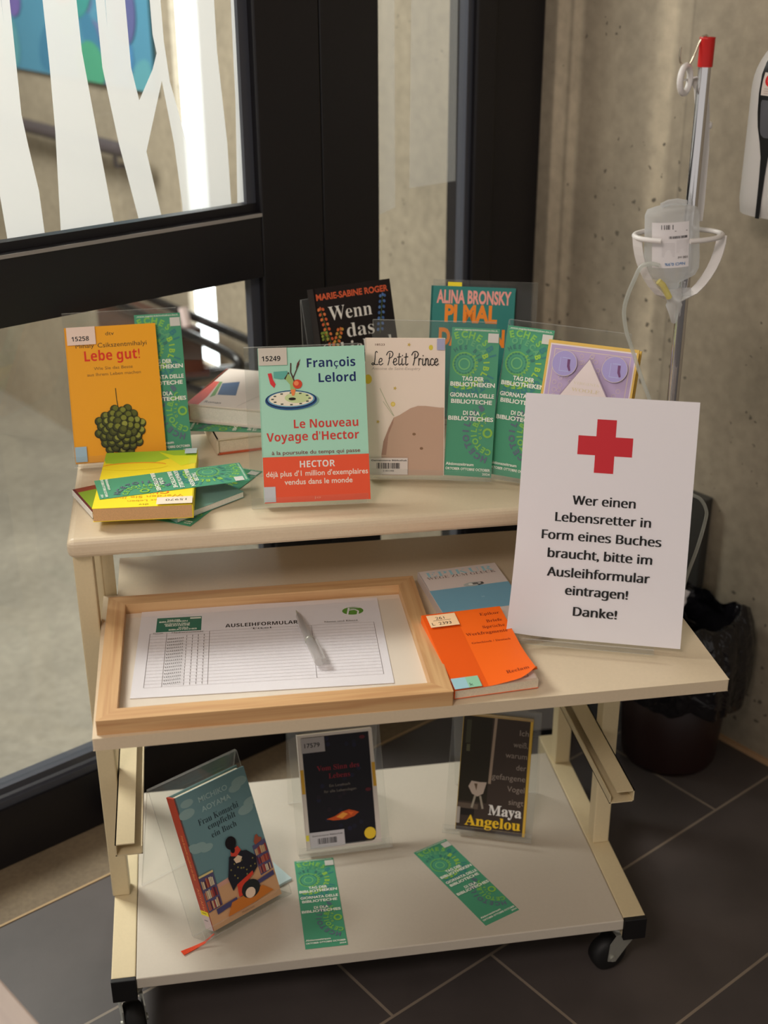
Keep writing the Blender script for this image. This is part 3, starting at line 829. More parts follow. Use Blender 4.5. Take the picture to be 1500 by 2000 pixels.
# --- black hardcover with floral sprays
w, h = .122, .189
a = Art(w, h)
a.text('MARIE-SABINE ROGER', .02, .96, .912, .045, ink((206, 92, 58)), bold=.03)
a.text('Wenn', .15, .713, .752, .105, WHITE, st='serif', bold=-.006); a.text('das', .351, .712, .61, .105, WHITE, st='serif', bold=-.006)
a.text('Schicksal', .02, .93, .478, .105, WHITE, st='serif', bold=-.006); a.text('anklopft', .08, .80, .35, .09, WHITE, st='serif', bold=-.006)
def spray(u, v, du, dv, n, cols, sz):
    a.line([(u, v), (u + du, v + dv)], .0009, ink((92, 110, 60)))
    for i in range(n):
        f = (i + .6) / n
        for sd in (-1, 1):
            a.ell(u + du * f + sd * .028, v + dv * f + .008, .017 * sz, .013 * sz, ink(cols[(i + (sd > 0)) % len(cols)]), 10, rot=sd * .6)
        a.ell(u + du, v + dv, .012 * sz, .014 * sz, ink(cols[0]), 10)
spray(.14, .55, -.09, .30, 8, [(200, 96, 58), (214, 120, 70)], 1); spray(.17, .54, .10, .14, 5, [(206, 110, 60), (190, 150, 70)], 1)
spray(.06, .60, -.01, .07, 3, [(120, 140, 60), (150, 160, 70)], .9)
spray(.77, .60, .10, .29, 7, [(84, 116, 170), (70, 100, 150)], 1)
sa = Art(.02, h); sa.text('anklopft', .3, .7, .1, .3, GREY)
BLK = ink((34, 28, 28), 1.1)
bk = MB()
book('black hardcover with white lettering and floral sprays, at the back of the top shelf', leaning((.3285, .524, .683), 19, 16), w, h, .021, True, BLK, a, back=BLK)
stand('clear stand around the black hardcover at the back of the top shelf', (.322, .512, 0), 19, 16, .130, .186, ZT, depth=.030, foot=.045)

# --- teal hardcover
w, h = .119, .186
a = Art(w, h)
TQ = ink((44, 122, 116), 1.15)
a.text('ALINA BRONSKY', .066, .957, .874, .094, ink((222, 150, 140)), bold=.035)
a.text('PI MAL', .17, .80, .735, .122, ink((236, 130, 36)), bold=.045)
a.text('DAUMEN', .11, .90, .556, .122, ink((236, 130, 36)), bold=.045)
t0 = book('teal hardcover with pink and orange capitals, at the back of the top shelf', leaning((.4655, .523, .684), -18, 16), w, h, .020, True, TQ, a)
b = MB(); b.box(.022, .042, h - .012, h + .006, -.0105, -.0102, ink((226, 206, 40))); b.build('sticky_tab', t0)
stand('clear stand rising above the teal hardcover', (.462, .514, 0), -18, 16, .150, .206, ZT, depth=.030, foot=.05)

# --- thick white book on top of a cream one
w, h = .112, .16
a = Art(w, h)
a.poly([(0, 0), (.0, .14), (.02, .62), (.10, .62), (.16, .22), (.16, .0)], ink((206, 74, 56)))
a.poly([(.10, .62), (.14, .62), (.24, .26), (.20, .20)], ink((96, 140, 70)))
a.poly([(.16, .58), (.36, .66), (.50, .30), (.26, .28)], ink((52, 84, 124)))
a.text('Roman', .20, .42, .06, .05, ink((70, 60, 56)))
a.line([(.66, .04), (.8, .35)], .0006, ink((150, 140, 130)))
book('thick white hardcover with red and blue on its cover, on the stack at the back', flat((.124, .538, .7185), -24), w, h, .0275, True, ink((216, 204, 192), 1.12), a, pages=M_PAGEWHITE, spine=ink((200, 92, 60)))
book('cream hardcover with red board edges, under the thick white hardcover', flat((.1618, .4673, .6893), 9), .13, .125, .0238, True, ink((205, 190, 166), 1.15), None, spine=ink((206, 190, 164), 1.1), pages=M_PAGE, back=ink((178, 84, 54)))

# --- stack at the front left of the top shelf
w, h = .12, .178
a = Art(w, h)
a.rect(0, 0, 1, .16, ink((146, 186, 104)))
a.poly([(1, .10), (.98, .20), (.7, .26), (.45, .22), (.2, .10), (0, .14), (0, 0), (1, 0)], ink((150, 184, 50)))
a.poly([(.42, .02), (.16, .30), (.0, .26), (.0, .12), (.25, .10)], ink((204, 208, 40)))
a.ell(.66, .26, .34, .055, ink((222, 150, 40))); a.ell(.66, .29, .36, .065, ink((248, 206, 40), 1.2))
a.text('dtv', .44, .54, .955, .026, ink((150, 120, 30))); a.text('Das Leben', .30, .66, .89, .026, ink((190, 140, 40))); a.text('Werden Sie Ihr', .10, .80, .82, .036, ink((206, 150, 40))); a.text('Glück', .25, .60, .75, .05, ink((220, 110, 40)))
sx = Art(w, h, .0022); sx.rect(.0, .885, .36, 1.0, ink((224, 210, 190), 1.1)); sx.text('15970', .06, .27, .92, .03, BLACK)
sy = Art(w, h, .0022); sy.rect(.0, .0, .13, .10, ink((190, 204, 206), 1.1))
Mf = flat((.0038, .2545, .6930), -3.5)
Mup = Mf @ Matrix(((-1, 0, 0, w), (0, -1, 0, h), (0, 0, 1, 0), (0, 0, 0, 1)))
book('bright yellow paperback lying upside down on the front left of the top shelf', Mup, w, h, .0178, False, ink((250, 208, 44), 1.2), a, pages=M_PAGETAN, stickers=[('number_label', sx), ('spine_label', sy)])
w, h = .10, .080
a = Art(w, h); a.rect(0, .0, 1, 1, ink((128, 160, 50))); a.rect(0, .84, 1, 1, ink((136, 64, 50))); a.rect(0, 0, .03, 1, ink((96, 40, 44)))
book('thin green book with a red-brown edge, its corner showing left of the yellow paperback', flat((.0015, .2835, .6752), 21), .10, .080, .0082, True, ink((128, 160, 50)), a, spine=M_PAGEWHITE, back=ink((110, 140, 50)), pages=M_PAGEWHITE)
book('grey-green book lying under the right side of the yellow paperback', flat((.104, .2545, .6745), 36.5), .106, .062, .0082, False, ink((120, 158, 146), 1.1), None, pages=M_PAGEWHITE, spine=ink((110, 150, 140)))

# ------------------------------------------------------------------ framed form, pen, two paperbacks and the sign on the middle shelf
fr = thing('picture_frame', 'pine picture frame lying flat on the middle shelf', 'picture frame', flat((.005, .006, ZM), -0.9))
FW, FH, FB, FT = .393, .281, .022, .0185
for nm, pts in (('frame_bar', [(0, 0), (FW, 0), (FW - FB, FB), (FB, FB)]), ('frame_bar', [(FB, FH - FB), (FW - FB, FH - FB), (FW, FH), (0, FH)])):
    b = MB(); b.prism(pts, 0.0, FT, M_PINE); b.build(nm, fr, .0015)
for nm, pts in (('frame_bar', [(0, 0), (FB, FB), (FB, FH - FB), (0, FH)]), ('frame_bar', [(FW, 0), (FW, FH), (FW - FB, FH - FB), (FW - FB, FB)])):
    # these two run across, so their grain is turned with a quarter turn of the mesh
    b = MB(); b.prism([(y, -x) for x, y in pts], 0.0, FT, M_PINE); o = b.build(nm, fr, .0015); o.rotation_euler = (0, 0, PI / 2)
b = MB(); b.box(FB - .004, FW - FB + .004, FB - .004, FH - FB + .004, .002, .0045, mat('mount_board', (226, 214, 198), .7, k=1.08)); b.build('backing_board', fr)
b = MB(); b.box(FB - .003, FW - FB + .003, FB - .003, FH - FB + .003, .0066, .0084, M_FRAMEGLASS); b.build('glass_pane', fr)

w, h = .300, .205
a = Art(w, h)
a.rect(.068, .710, .253, .882, ink((36, 112, 92), 1.15))
for i, (t_, u0, u1, v) in enumerate((('TAG DER', .11, .165, .842), ('BIBLIOTHEKEN', .078, .195, .825), ('GIORNATA DELLE', .10, .205, .795), ('BIBLIOTECHE', .105, .205, .775), ('DI DLA', .16, .20, .745), ('BIBLIOTECHES', .12, .235, .725))):
    a.text(t_, u0, u1, v, .016, WT, bold=.03)
a.rect(.205, .855, .25, .872, WT)
a.text('AUSLEIHFORMULAR', .352, .652, .725, .040, BLACK, st='sansbold')
a.ell(.887, .845, .045, .048, ink((84, 140, 48), 1.2))
a.line([(.862, .80), (.872, .885)], .0022, M_PAPER); a.line([(.868, .855), (.895, .862), (.91, .84), (.905, .80)], .0022, M_PAPER); a.line([(.872, .88), (.925, .88)], .0012, M_PAPER)
LN = ink((168, 158, 156)); LD = ink((120, 110, 110))
n_rows = 16
for i in range(n_rows + 1):
    v = .098 + (.66 - .098) * i / n_rows
    a.line([(.046, v), (.966, v)], .00035, LN)
a.line([(.046, .692), (.966, .692)], .0004, LN)
for u in (.046, .114, .288, .707, .966): a.line([(u, .098), (u, .692)], .0005, LD)
for k in range(4): 
    for i in range(n_rows): a.line([(.196 + .0235 * k, .106 + .0351 * i), (.196 + .0235 * k, .106 + .0351 * i + .022)], .0006, LD)
for k in range(9):
    for i in range(n_rows - 1): a.line([(.122 + .0075 * k, .115 + .0351 * i), (.122 + .0075 * k, .115 + .0351 * i + .014)], .0007, BLACK)
a.text('Datum', .06, .10, .67, .016, BLACK); a.text('Mediennummer', .135, .265, .67, .016, BLACK); a.text('Titel', .455, .54, .668, .018, BLACK); a.text('Name und Klasse', .762, .90, .70, .018, BLACK)
b = MB(); b.box(0, w, 0, h, -.0004, 0, M_PAPER); b.art(a, Matrix.Diagonal((1, 1, .25, 1)))
fo = b.build('loan_form'); fo.matrix_world = flat((.0395, .0655, ZM + .0055), -3.2)
tag(fo, 'white printed loan form under the glass of the pine frame', 'form')

pen = thing('ballpoint_pen', 'clear grey ballpoint pen lying on the glass of the framed form', 'pen', None)
p0, p1 = Vector((.2432, .2262, ZM + .0115)), Vector((.2578, .0950, ZM + .0140))
d = (p1 - p0).normalized(); Lp = (p1 - p0).length
pen.matrix_world = Matrix.Translation(p0) @ d.to_track_quat('Z', 'Y').to_matrix().to_4x4()
b = MB(); b.lathe([(.0014, .009), (.0032, .015), (.0046, .03), (.0052, .05), (.0054, .085), (.0058, Lp)], M_PENPLASTIC, 20); b.build('barrel', pen)
b = MB(); b.lathe([(.0004, 0), (.0007, .002), (.0016, .009), (.0018, .012)], M_STEEL, 14); b.build('tip', pen)
b = MB(); b.lathe([(.0016, .012), (.0016, .085)], ink((110, 100, 96)), 12); b.build('refill', pen)
b = MB(); b.lathe([(.0056, .078), (.0060, .0785), (.0060, .0805), (.0056, .081)], M_STEEL, 20); b.build('ring', pen)
b = MB()
side_v = pen.matrix_world.inverted().to_3x3() @ Vector((1, .1, .25)); side_v.z = 0; side_v.normalize()
T = Matrix.Rotation(math.atan2(side_v.y, side_v.x), 4, 'Z')
b.box(.0062, .0088, -.0026, .0026, .085, Lp + .001, M_PENPLASTIC, T); b.box(.003, .0088, -.0026, .0026, Lp - .004, Lp + .002, M_PENPLASTIC, T); b.build('clip', pen, .0008)

# white and blue paperback, and the orange one lying over its lower half
w, h = .1075, .183
a = Art(w, h)
WB = ink((218, 206, 200), 1.15)
a.rect(0, .36, 1, .70, ink((118, 168, 192), 1.2))
a.text('EPIKUR', .07, .93, .90, .070, ink((150, 196, 206)), st='serif', bold=-.01); a.text('WEGE ZUM GLUCK', .06, .94, .862, .036, ink((130, 112, 104)), st='serif', bold=-.008)
a.rect(.862, .905, .868, .909, ink((130, 112, 104))); 
a.ell(.56, .722, .12, .030, ink((176, 180, 176)), rot=.06); a.ell(.585, .728, .05, .012, ink((96, 92, 88))); a.ell(.53, .722, .03, .014, ink((214, 214, 208))); a.poly([(.60, .735), (.69, .742), (.70, .712), (.62, .695)], ink((84, 80, 78))); a.poly([(.62, .73), (.66, .734), (.665, .718), (.63, .712)], ink((190, 190, 186)))
a.text('Antike', .56, .60, .52, .02, ink((170, 204, 216)))
book('white and pale blue paperback with a small grey shell, beside the pine frame', flat((.4300, .1166, ZM + .0135), 5.4), w, h, .0132, False, WB, a)
w, h = .1, .148
a = Art(w, h)
OR = ink((228, 96, 22), 1.2); ORD = ink((214, 82, 16), 1.2)
a.rect(0, 0, .40, 1, ORD); BR = ink((130, 44, 18))
a.text('Epikur', .70, .95, .90, .036, BR, st='serif'); a.text('Briefe', .74, .94, .80, .036, BR, st='serif'); a.text('Sprüche', .66, .94, .725, .036, BR, st='serif'); a.text('Werkfragmente', .42, .94, .65, .036, BR, st='serif')
a.text('Griechisch / Deutsch', .44, .92, .54, .022, BR, st='serif'); a.text('Reclam', .66, .93, .10, .04, BR, st='serif')
s1 = Art(w, h, .0022); s1.rect(.04, .80, .40, .965, ink((240, 202, 160), 1.1)); s1.text('261', .14, .25, .90, .034, BLACK); s1.line([(.10, .885), (.32, .885)], .0006, BLACK); s1.text('L  2393', .07, .31, .825, .036, BLACK)
s2 = Art(w, h, .0022); s2.rect(.0, .0, .17, .13, ink((150, 190, 200), 1.1)); s2.rect(.17, .0, .32, .13, ink((140, 190, 160), 1.1)); s2.text('k', .19, .23, .02, .035, BLACK)
# a floppy cover that lifts at its lower right corner
rec = thing('book', 'small orange paperback with a curling cover, lying over the white and pale blue one', 'book', leaning((.4016, .0092, ZM + .0128), 4.2, 83.6))
b = MB()
NX, NY = 14, 18
def lift(x, y):
    q = max(0.0, (x / w - .35) / .65) * max(0.0, 1 - y / h * 2.2)
    return .011 * q ** 1.4
vs = []; 
for j in range(NY + 1):
    for i in range(NX + 1):
        x, y = w * i / NX, h * j / NY
        cut = 0.012 * max(0, (x / w - .75) / .25) ** 1.5 if j == 0 else 0
        vs.append((x, y + cut, lift(x, y)))
fs = [(j * (NX + 1) + i, j * (NX + 1) + i + 1, (j + 1) * (NX + 1) + i + 1, (j + 1) * (NX + 1) + i) for j in range(NY) for i in range(NX)]
b.raw(vs, fs, OR, True)
def bend(items):
    out = []
    for v_, f_s, m_ in items: out.append(([(x, y, z + lift(x, y)) for x, y, z in v_], f_s, m_))
    return out
dv = Art(w, h, .0001)
for yy in range(12): dv.rect(0, yy / 12, .40, (yy + 1) / 12, ORD); dv.z = .0001
a.items = dv.items + a.items[1:]
for v_, f_s, m_ in bend(a.items): b.raw(v_, f_s, m_)
b.box(-.0006, .0004, 0, h, -.0118, 0, OR); b.box(0, w, 0, h, -.0118, -.0114, OR)
b.build('cover', rec)
b = MB(); b.box(.0004, w - .0006, .0006, h - .0006, -.0114, -.0003, M_PAGE)
ta = Art(w, h, -.00028); ta.rect(.06, .03, .98, .97, ink((232, 226, 214), 1.1)); ta.line([(.86, .16), (.90, .16), (.90, .06), (.5, .05)], .0006, BLACK)
b.art(ta); b.build('pages', rec)
for nm, s_ in (('shelf_label', s1), ('spine_label', s2)):
    b = MB(); s_.items = bend(s_.items); b.art(s_); b.build(nm, rec)

# paper sign with a red cross
w, h = .2028, .2935
SIGN_M = leaning((.4949, .1254, ZM + .0105), -19.5, 18.7)
sg = tag(bpy.data.objects.new('paper_sign', None), 'white paper sign with a red cross and black lettering', 'sign')
COL.objects.link(sg); sg.matrix_world = SIGN_M
def curl(x, y):
    q = max(0.0, 1 - (x / w) / .28) ** 2 * max(0.0, 1 - (y / h) / .45) ** 1.4
    return q
def paperfn(x, y):
    q = curl(x, y)
    return (x - .004 * q, y + .006 * q, .016 * q)
b = MB()
NX, NY = 24, 30
for side_, dz in ((1, 0), (-1, -.00025)):
    vs = []
    for j in range(NY + 1):
        for i in range(NX + 1):
            p = paperfn(w * i / NX, h * j / NY); vs.append((p[0], p[1], p[2] + dz))
    fs = [(j * (NX + 1) + i, j * (NX + 1) + i + 1, (j + 1) * (NX + 1) + i + 1, (j + 1) * (NX + 1) + i) for j in range(NY) for i in range(NX)]
    if side_ < 0: fs = [f[::-1] for f in fs]
    b.raw(vs, fs, M_PAPER, True)
a = Art(w, h)
RC = mat('sign_red', (196, 20, 36), .6, k=1.1)
c0, c1, c2, c3 = .322, .425, .537, .638
a.poly([(c1, .693), (c2, .693), (c2, .764), (c3, .764), (c3, .841), (c2, .841), (c2, .910), (c1, .910), (c1, .841), (c0, .841), (c0, .764), (c1, .764)], RC)
TXT = mat('sign_black', (14, 13, 14), .7)
for t_, u0, u1, v in (('Wer einen', .316, .678, .559), ('Lebensretter in', .222, .774, .486), ('Form eines Buches', .150, .842, .411), ('braucht, bitte im', .192, .797, .336), ('Ausleihformular', .196, .791, .259), ('eintragen!', .310, .673, .186), ('Danke!', .365, .618, .101)):
    for sh in (-.0026, -.0013, 0, .0013, .0026): a.text(t_, u0 + sh, u1 + sh, v, .0355, TXT, st='sans')
for v_, f_s, m_ in a.items:
    b.raw([(x, y, z + paperfn(x, y)[2] + .0001) for x, y, z in v_], f_s, m_)
b.build('sheet', sg)
stand('clear stand holding up the white paper sign', (.5035, .108, 0), -19.5, 18.7, .158, .215, ZM, depth=.020, lip=.006, foot=.10)

# ------------------------------------------------------------------ bottom shelf
# blue hardcover with a red spine
w, h, t = .1105, .187, .021
a = Art(w, h)
BLU = ink((108, 142, 146), 1.1)
for (u, v, s_) in ((.10, .86, 1), (.14, .93, .8), (.88, .91, 1), (.80, .88, .8), (.86, .70, 1), (.95, .74, .9), (.12, .60, 1), (.22, .575, .8), (.04, .62, .7)):
    a.ell(u, v, .11 * s_, .035 * s_, ink((130, 156, 154)))
a.text('MICHIKO', .296, .703, .897, .038, ink((148, 174, 172)), bold=.01); a.text('AOYAMA', .300, .712, .824, .038, ink((148, 174, 172)), bold=.01)
DKB = ink((44, 56, 62))
a.text('Frau Komachi', .208, .777, .742, .046, DKB, st='serif', bold=-.012); a.text('empfiehlt', .312, .706, .687, .044, DKB, st='serif', bold=-.012); a.text('ein Buch', .328, .682, .621, .044, DKB, st='serif', bold=-.012)
a.rect(0, 0, 1, .27, ink((196, 152, 112)))
a.poly([(0, .27), (1, .27), (1, .33), (0, .29)], ink((196, 148, 130)))
def shelf_art(u0, v0, u1, v1):
    a.poly([(u0, v0), (u1, v0 + .01), (u1, v1 + .01), (u0, v1)], ink((84, 78, 110)))
    rr = random.Random(int(u0 * 100))
    rows = 3
    for r_i in range(rows):
        y0 = v0 + .012 + (v1 - v0 - .02) * r_i / rows
        x = u0 + .012
        while x < u1 - .03:
            wd = rr.uniform(.012, .022)
            a.rect(x, y0, x + wd, y0 + (v1 - v0) / rows * rr.uniform(.6, .8), ink(rr.choice([(150, 60, 54), (196, 160, 120), (90, 44, 54), (176, 96, 70), (206, 190, 160)])))
            x += wd + .004
shelf_art(.80, .20, .99, .43); a.poly([(.84, .43), (.93, .44), (.95, .46), (.91, .475), (.90, .50), (.87, .495), (.83, .455)], ink((150, 78, 58)))
shelf_art(.0, .14, .20, .40); a.rect(.0, .40, .2, .415, ink((210, 190, 130)))
a.poly([(.10, .10), (.40, .115), (.40, .15), (.10, .14)], ink((72, 68, 104))); a.poly([(.70, .155), (.97, .165), (.97, .20), (.70, .185)], ink((72, 68, 104)))
a.poly([(.22, .045), (.32, .13), (.78, .135), (.90, .065), (.60, .05)], ink((190, 112, 46)))
a.poly([(.36, .30), (.45, .44), (.56, .455), (.70, .43), (.80, .36), (.78, .28), (.68, .24), (.45, .23), (.38, .20)], ink((34, 34, 42)))
a.poly([(.48, .44), (.55, .42), (.63, .45), (.60, .49), (.49, .47)], ink((196, 66, 50))); a.poly([(.50, .41), (.57, .425), (.62, .40), (.58, .37), (.52, .375)], ink((218, 190, 160)))
a.ell(.525, .53, .075, .048, ink((26, 22, 26))); a.ell(.525, .475, .03, .022, ink((26, 22, 26)))
a.poly([(.45, .23), (.70, .27), (.70, .245), (.52, .20), (.50, .14), (.43, .14)], ink((200, 62, 44)))
a.ell(.61, .155, .13, .065, ink((38, 40, 40))); a.ell(.59, .13, .07, .038, ink((222, 196, 172)))
for i in range(14): a.disc(.42 + .34 * rnd.random(), .26 + .13 * rnd.random(), .0012, ink((130, 120, 70)), 8)
a.text('Wunderraum', .40, .58, .022, .014, ink((120, 84, 60)))
sa = Art(t, h)
sa.rect(0, 0, 1, .11, ink((206, 190, 190), 1.1)); sa.rect(0, .11, 1, .145, ink((232, 210, 40)))
sa.rect(.2, .068, .65, .073, BLACK); sa.rect(.2, .126, .75, .130, BLACK)
kom = leaning((.1116, .1375, .1222), 31.4, 24)
bk = book('blue hardcover with a red spine and a seated figure on its cover', kom, w, h, t, True, BLU, a, spine=ink((176, 66, 46), 1.2), pages=M_PAGE)
# lettering runs down the spine
b = MB(); b.art(sa, Matrix(((0, 0, -1, -.0007), (0, 1, 0, 0), (1, 0, 0, -t), (0, 0, 0, 1))))
sq = Art(h, t); sq.text('Frau Komachi empfiehlt ein Buch', .28, .62, .45, .28, ink((226, 150, 90)), st='serif'); sq.text('AOYAMA', .68, .86, .45, .28, ink((226, 150, 90)))
b.art(sq, Matrix(((0, 0, -1, -.0007), (-1, 0, 0, h), (0, 1, 0, -t), (0, 0, 0, 1)))); b.build('spine_print', bk)
b = MB()
rib = [(-.002, .004, -.012), (-.006, -.006, -.006), (-.016, -.0125, .002), (-.026, -.0122, .012)]
inv = kom.inverted()
pw = [Vector((.1115, .1325, .1225)), Vector((.098, .128, .1135)), Vector((.083, .124, .1098)), Vector((.069, .1175, .1098))]
for k in range(5):
    off = Vector(((k - 2) * .0006, (2 - k) * .0011, 0))
    b.tube([inv @ (p + off * i / 2.0) for i, p in enumerate(pw)], .0007, ink((222, 82, 50), 1.2), 6)
b.build('ribbon_marker', bk)
stand('tall clear stand under the blue hardcover on the bottom shelf', (.098, .1215, 0), 31.4, 24, .140, .207, ZBOT, depth=.030, lip=.014, foot=.13)
b = MB(); b.box(0, .06, 0, .085, 0, .004, ink((186, 204, 204), 1.15)); bx = b.build('booklet'); bx.matrix_world = flat((.172, .205, ZBOT), 31)
tag(bx, 'pale blue booklet lying flat behind the blue hardcover on the bottom shelf', 'booklet')

# black paperback with white border
w, h = .1095, .166
a = Art(w, h)
OC = ink((206, 158, 50))
a.rect(.0, .49, .045, .70, OC); a.rect(.955, .49, 1, .70, OC); a.rect(0, .085, .04, .135, ink((220, 206, 70)))
pts = [(.05, .022), (.86, .022), (.90, .028), (.925, .05), (.935, .09), (.952, .972), (.05, .975)]
a.poly(pts, ink((20, 17, 24)))
for i in range(22): a.ell(rnd.uniform(.1, .9), rnd.uniform(.15, .95), .03, .02, ink(rnd.choice([(26, 26, 48), (30, 22, 30), (24, 24, 40)])), 10)
for (u, v) in ((.86, .93), (.88, .47)): a.ell(u, v, .04, .016, ink((84, 26, 34)), 10)
RD = ink((128, 34, 46))
a.text('Vom Sinn des', .222, .789, .675, .044, RD, st='serif'); a.text('Lebens', .368, .656, .603, .044, RD, st='serif')
GW = ink((120, 112, 104)); a.text('Ein Lesebuch', .368, .645, .529, .022, GW); a.text('für alle Lebenslagen', .29, .721, .482, .022, GW)
a.poly([(.29, .255), (.40, .272), (.50, .305), (.60, .318), (.68, .30), (.73, .285), (.66, .255), (.55, .235), (.38, .238)], ink((190, 78, 30))); a.poly([(.42, .265), (.52, .30), (.58, .28), (.50, .245)], ink((232, 150, 60))); a.poly([(.58, .30), (.66, .29), (.62, .265)], ink((220, 100, 40)))
s1 = Art(w, h, .0022); s1.rect(.042, .842, .353, .972, ink((168, 162, 162), 1.1)); s1.text('17579', .083, .287, .887, .037, BLACK, bold=.015)
s2 = Art(w, h, .0022); s2.rect(.05, .02, .51, .155, ink((196, 192, 196), 1.1)); s2.barcode(.15, .05, .40, .10, BLACK); s2.text('Gemeinsame Bibliothek', .08, .49, .118, .012, BLACK, bold=.01)
s3 = Art(w, h, .0022); s3.disc(.852, .094, .0085, ink((226, 190, 50)))
book('black paperback with a white border and a glowing orange fish shape', leaning((.2503, .2802, .119), 1.7, 28), w, h, .012, False, ink((216, 206, 196), 1.12), a, stickers=[('number_label', s1), ('barcode_label', s2), ('yellow_dot_label', s3)])
stand('clear stand holding the black paperback with the white border', (.238, .268, 0), 1.7, 28, .135, .20, ZBOT, depth=.020, lip=.013, foot=.12)

# grey-black photo paperback with yellow lettering
w, h = .1015, .172
a = Art(w, h)
a.rect(.0, .0, .965, 1, ink((64, 52, 44), 1.1)); a.rect(.0, .25, .42, 1, ink((40, 34, 22))); a.rect(.05, .75, .12, .95, ink((62, 60, 44))); a.rect(.07, .68, .12, .74, ink((84, 82, 60)))
a.poly([(.42, .42), (.46, .42), (.49, 1.0), (.45, 1.0)], ink((150, 130, 112)))
a.rect(.0, .19, .3, .235, ink((92, 78, 66))); a.rect(0, .13, .25, .19, ink((30, 24, 20)))
a.poly([(.14, .38), (.18, .43), (.30, .425), (.40, .43), (.36, .33), (.28, .30), (.20, .32)], ink((178, 160, 146))); a.poly([(.22, .41), (.27, .41), (.26, .35)], ink((90, 70, 50)))
a.line([(.25, .31), (.21, .20)], .003, ink((150, 140, 124))); a.line([(.32, .31), (.37, .20)], .003, ink((150, 140, 124)))
a.rect(.965, 0, 1, 1, ink((206, 168, 64))); a.rect(0, .985, 1, 1, ink((170, 140, 90)))
LT = ink((150, 136, 124))
for t_, u0, v in (('Ich', .823, .857), ('weiß,', .744, .755), ('warum', .643, .660), ('der', .809, .562), ('gefangene', .47, .468), ('Vogel', .703, .373), ('singt', .737, .263)): a.text(t_, u0, .95, v, .048, LT, bold=-.004)
a.text('Maya', .455, .936, .158, .085, WHITE, st='serif', bold=.012); a.text('Angelou', .126, .932, .050, .087, ink((236, 184, 40)), st='serif', bold=.012)
s1 = Art(w, h, .0022); s1.rect(.0, .06, .05, .2, ink((170, 160, 150), 1.1))
book('dark photo-cover paperback with white and yellow lettering, at the right of the bottom shelf', leaning((.4714, .2946, .119), -20.3, 24), w, h, .011, False, ink((206, 168, 64)), a, pages=M_PAGE, stickers=[('spine_label', s1)])
stand('clear stand holding the dark photo-cover paperback', (.452, .294, 0), -20.3, 24, .130, .185, ZBOT, depth=.018, foot=.11)

# ------------------------------------------------------------------ drip pole with infusion bottle
PX, PY = .7145, .2215
pole = thing('drip_pole', 'slim chrome drip pole with a red cap and wire hook, standing behind the paper sign', 'drip pole', Matrix.Translation((PX, PY, ZM)))
b = MB(); b.lathe([(.0071, 0.001), (.0071, .665)], M_CHROME, 24); b.build('pole', pole)
b = MB(); b.lathe([(.002, .0), (.034, .0), (.034, .004), (.012, .010), (.0072, .02)], M_BLACKMATTE, 28); b.build('base', pole)
b = MB(); b.lathe([(.0082, .653), (.0085, .682), (.0088, .6835), (.002, .6838)], M_REDTAPE, 20); b.build('cap', pole)
b = MB()
hk = [(.000, .683), (-.002, .6855), (-.006, .6845), (-.0095, .678), (-.0135, .666), (-.0175, .657), (-.021, .6535), (-.0255, .654), (-.0295, .6585), (-.0305, .665), (-.030, .674)]
b.tube([(x, -.001, z) for x, z in hk], .0011, M_WIRE, 8); b.build('hook', pole)
# white hanger: eyelet, long strap and basket
hg = thing('bottle_hanger', 'white plastic hanger with an eyelet and an open basket ring, hung on the drip pole', 'hanger', Matrix.Translation((PX, PY, ZM)))
T = Matrix.Translation((-.0220, -.001, .6400)) @ Matrix.Rotation(R(44), 4, 'Z') @ Matrix.Rotation(PI / 2, 4, 'X')
b = MB(); b.torus(.0125, .0036, M_WHITEPLASTIC, T, 28, 10, sy=1.15)
b.build('eyelet', hg)
b = MB()
strap = [(-.014, .006, .641), (-.004, .012, .640), (.004, .015, .628), (.009, .016, .600), (.0125, .016, .56), (.0135, .016, .50), (.013, .016, .48)]
def ribbon(b, pts, wd, th, m, across):
    vs = []
    for p, a_ in zip(pts, across):
        p = Vector(p); a_ = Vector(a_).normalized()
        i = pts.index(tuple(p)) if tuple(p) in pts else 0
        vs += [p + a_ * wd / 2, p - a_ * wd / 2]
    n = len(pts)
    nr = []
    for i in range(n):
        t_ = (Vector(pts[min(i + 1, n - 1)]) - Vector(pts[max(i - 1, 0)])).normalized()
        nr.append(t_.cross(Vector(across[i]).normalized()).normalized() * th)
    back = []
    for i in range(n): back += [vs[2 * i] + nr[i], vs[2 * i + 1] + nr[i]]
    allv = vs + back; o = 2 * n; fs = []
    for i in range(n - 1):
        a0, a1, c0, c1 = 2 * i, 2 * i + 1, 2 * i + 2, 2 * i + 3
        fs += [(a0, a1, c1, c0), (a0 + o, c0 + o, c1 + o, a1 + o), (a0, c0, c0 + o, a0 + o), (a1, a1 + o, c1 + o, c1)]
    fs += [(0, o, 1 + o, 1), (2 * n - 2, 2 * n - 1, 2 * n - 1 + o, 2 * n - 2 + o)]
    b.raw(allv, fs, m, False)
ribbon(b, strap, .0165, .0016, M_WHITEPLASTIC, [(1, 0, .2)] * 2 + [(1, 0, 0)] * 5)
b.lathe([(.0008, -.004), (.0022, -.003), (.0026, 0), (.0022, .003), (.0008, .004)], M_WHITEPLASTIC, 12, Matrix.Translation((.0195, .016, .588)))
b.build('strap', hg)
RC_ = Vector((-.0175, -.012, .471))
b = MB(); b.torus(.0515, .0030, M_WHITEPLASTIC, Matrix.Translation(RC_) @ Matrix.Rotation(R(0), 4, 'X'), 44, 10, a0=R(272), a1=R(272 + 322), sy=.62)
b.build('basket_ring', hg)
b = MB()
